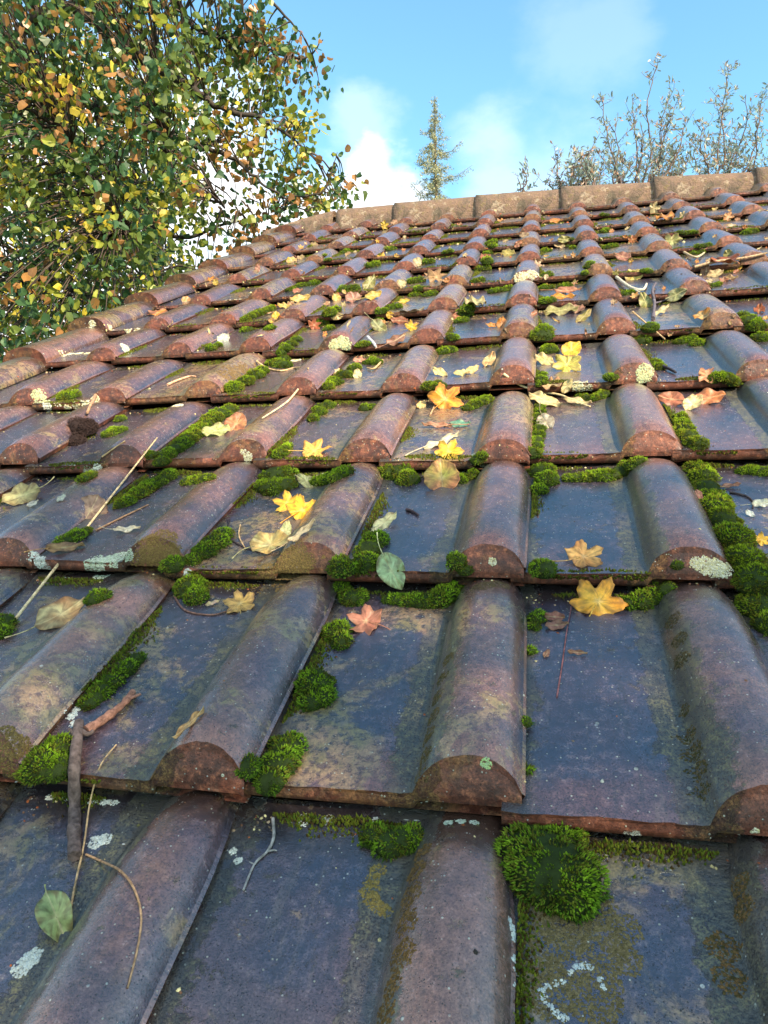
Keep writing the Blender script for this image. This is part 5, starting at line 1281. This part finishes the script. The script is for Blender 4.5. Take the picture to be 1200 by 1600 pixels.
# --- thin leafy shrubs beyond the ridge at the right
def shrub(label, stems, d0, bpx, lsz=.052, dens=1.0):
    base = wp(bpx, 420, d0); base.z = gz
    o = empty('tall_shrub', base); tag(o, label, 'shrub', 'shrubs beyond the ridge')
    st, fo = Acc(), Acc()
    for (tx, ty, bx, by) in stems:
        d = d0 + rng.uniform(-.35, .35); T = wp(tx, ty, d); B = wp(bx, by, d)
        m1 = B.lerp(T, .35) + cR * rng.uniform(-.05, .05); m2 = B.lerp(T, .7) + cR * rng.uniform(-.05, .05)
        P = branch_tube(st, [base + Vector((rng.normal(0, .12), rng.normal(0, .12), 0)), base.lerp(B, .6), B, m1, m2, T], .016, .0022, (.12, .085, .07), wig=.02, sub=6, sides=5)
        P = P[-18:]
        n = len(P)
        Ls = []
        for i in range(1, n):
            f = i / n
            nbr = rng.poisson(1.05 * dens)
            for q in range(nbr):
                l = rng.uniform(.08, .32) * (1.15 - .75 * f); dr = (cR * rng.normal(0, 1) + cF * rng.normal(0, .6) + Vector((0, 0, rng.uniform(.5, 1.6)))).normalized()
                e = P[i] + dr * l; tube(st, [P[i], (P[i] + e) / 2 + Vector(rng.normal(0, .008, 3)), e], [.0028, .0022, .0012], (.13, .09, .075), 3, False)
                for w in range(int(3 + l * 34)):
                    Ls.append(tuple(P[i].lerp(e, rng.uniform(.2, 1)) + Vector(rng.normal(0, .010, 3))))
            if rng.rand() < .7: Ls.append(tuple(P[i]))
        L_ = np.array(Ls); k = len(L_)
        C = np.where(rng.rand(k, 1) < .22, np.array((.40, .26, .17)), np.array((.27, .33, .27))) * rng.uniform(.7, 1.4, (k, 1))  # leaf colour lightened to stand in for haze
        leaves_mesh(fo, L_, rng.uniform(.6, 1.15, k) * lsz, C, 'oval', -.5)
    link('stems', st.mesh('stems', [M_BARK], origin=base), o); link('foliage', fo.mesh('foliage', [M_TREELEAF], smooth=False, origin=base), o)
shrub('tallest thin shrub with small sparse leaves above the ridge at the right', [(1028, 98, 1000, 330), (1048, 140, 1010, 330), (1062, 150, 1015, 320), (940, 150, 968, 330), (978, 235, 980, 330), (988, 152, 990, 330), (1070, 190, 1020, 330), (952, 190, 975, 330), (1000, 190, 1000, 330), (1040, 190, 1010, 320)], 6.3, 1000)
shrub('shrub with a tall bare tip at the right edge, right of the tallest shrub', [(1139, 112, 1120, 320), (1165, 148, 1140, 320), (1192, 150, 1160, 320), (1100, 190, 1105, 320), (1182, 190, 1160, 320), (1128, 175, 1118, 320), (1215, 170, 1190, 320), (1150, 205, 1140, 320), (1085, 225, 1095, 320), (1230, 120, 1200, 320)], 6.6, 1130)
shrub('low reddish shrub left of the tallest shrub above the ridge', [(908, 238, 915, 330), (895, 265, 905, 330), (928, 225, 925, 330), (945, 240, 940, 330), (920, 262, 918, 330), (1055, 238, 1030, 330), (1075, 235, 1050, 330)], 6.0, 930, dens=1.3)
shrub('small leafy sprig just above the ridge left of the low shrub', [(868, 238, 880, 330), (880, 268, 884, 330), (856, 270, 876, 330)], 6.1, 880, dens=.35)
shrub('single tiny sprig above the middle of the ridge', [(820, 254, 824, 340), (806, 270, 818, 340)], 6.2, 822, dens=.3)

# --- unseen tree, added and shaped along the sun to shade the near tiles
TS = empty('added_shade_tree', (4.3, -3.6, gz)); tag(TS, 'unseen leafy tree added below the eave to shade the nearest tile rows', 'tree', 'autumn trees')
org = Vector(TS.location); a1 = Acc(); a2 = Acc()
branch_tube(a1, [org - Vector((0, 0, .2)), org + Vector((-.1, .1, 2)), org + Vector((-.2, .2, 4.2)), org + Vector((-.1, .3, 7.4))], .2, .04, sides=10)
k = 0
while k < 640:
    u = rng.uniform(-10, 7); v = rng.uniform(-9, 4.2); lim = 2.9 + 1.1 * noise.noise(Vector((u * .6, v * .5, 4))) - .55 * max(0, u - .6) - .12 * max(0, -u - 2)
    if v > lim: continue
    c = RX @ (Vector((u, v, 0)) * S) + sdir * rng.uniform(4.6, 6.6)
    kk = 9; P = np.array(c) + rng.normal(0, .11, (kk, 3)); leaves_mesh(a2, P, rng.uniform(.06, .10, kk), leafcols(P, kk, 0, .05), 'round', .4)
    if k % 6 == 0: s_ = org + Vector((-.15, .25, max(2.2, min(7, c.z - gz - 1)))); branch_tube(a1, [s_, (s_ + c) / 2 + Vector((0, 0, .15)), c], .02, .004, wig=.02, sub=3, sides=4)
    k += 1
link('trunk', a1.mesh('trunk', [M_BARK], origin=org), TS); link('crown', a2.mesh('crown', [M_TREELEAF], smooth=False, origin=org), TS)

print('objects', len(bpy.data.objects), 'polys', sum(len(m.polygons) for m in bpy.data.meshes))
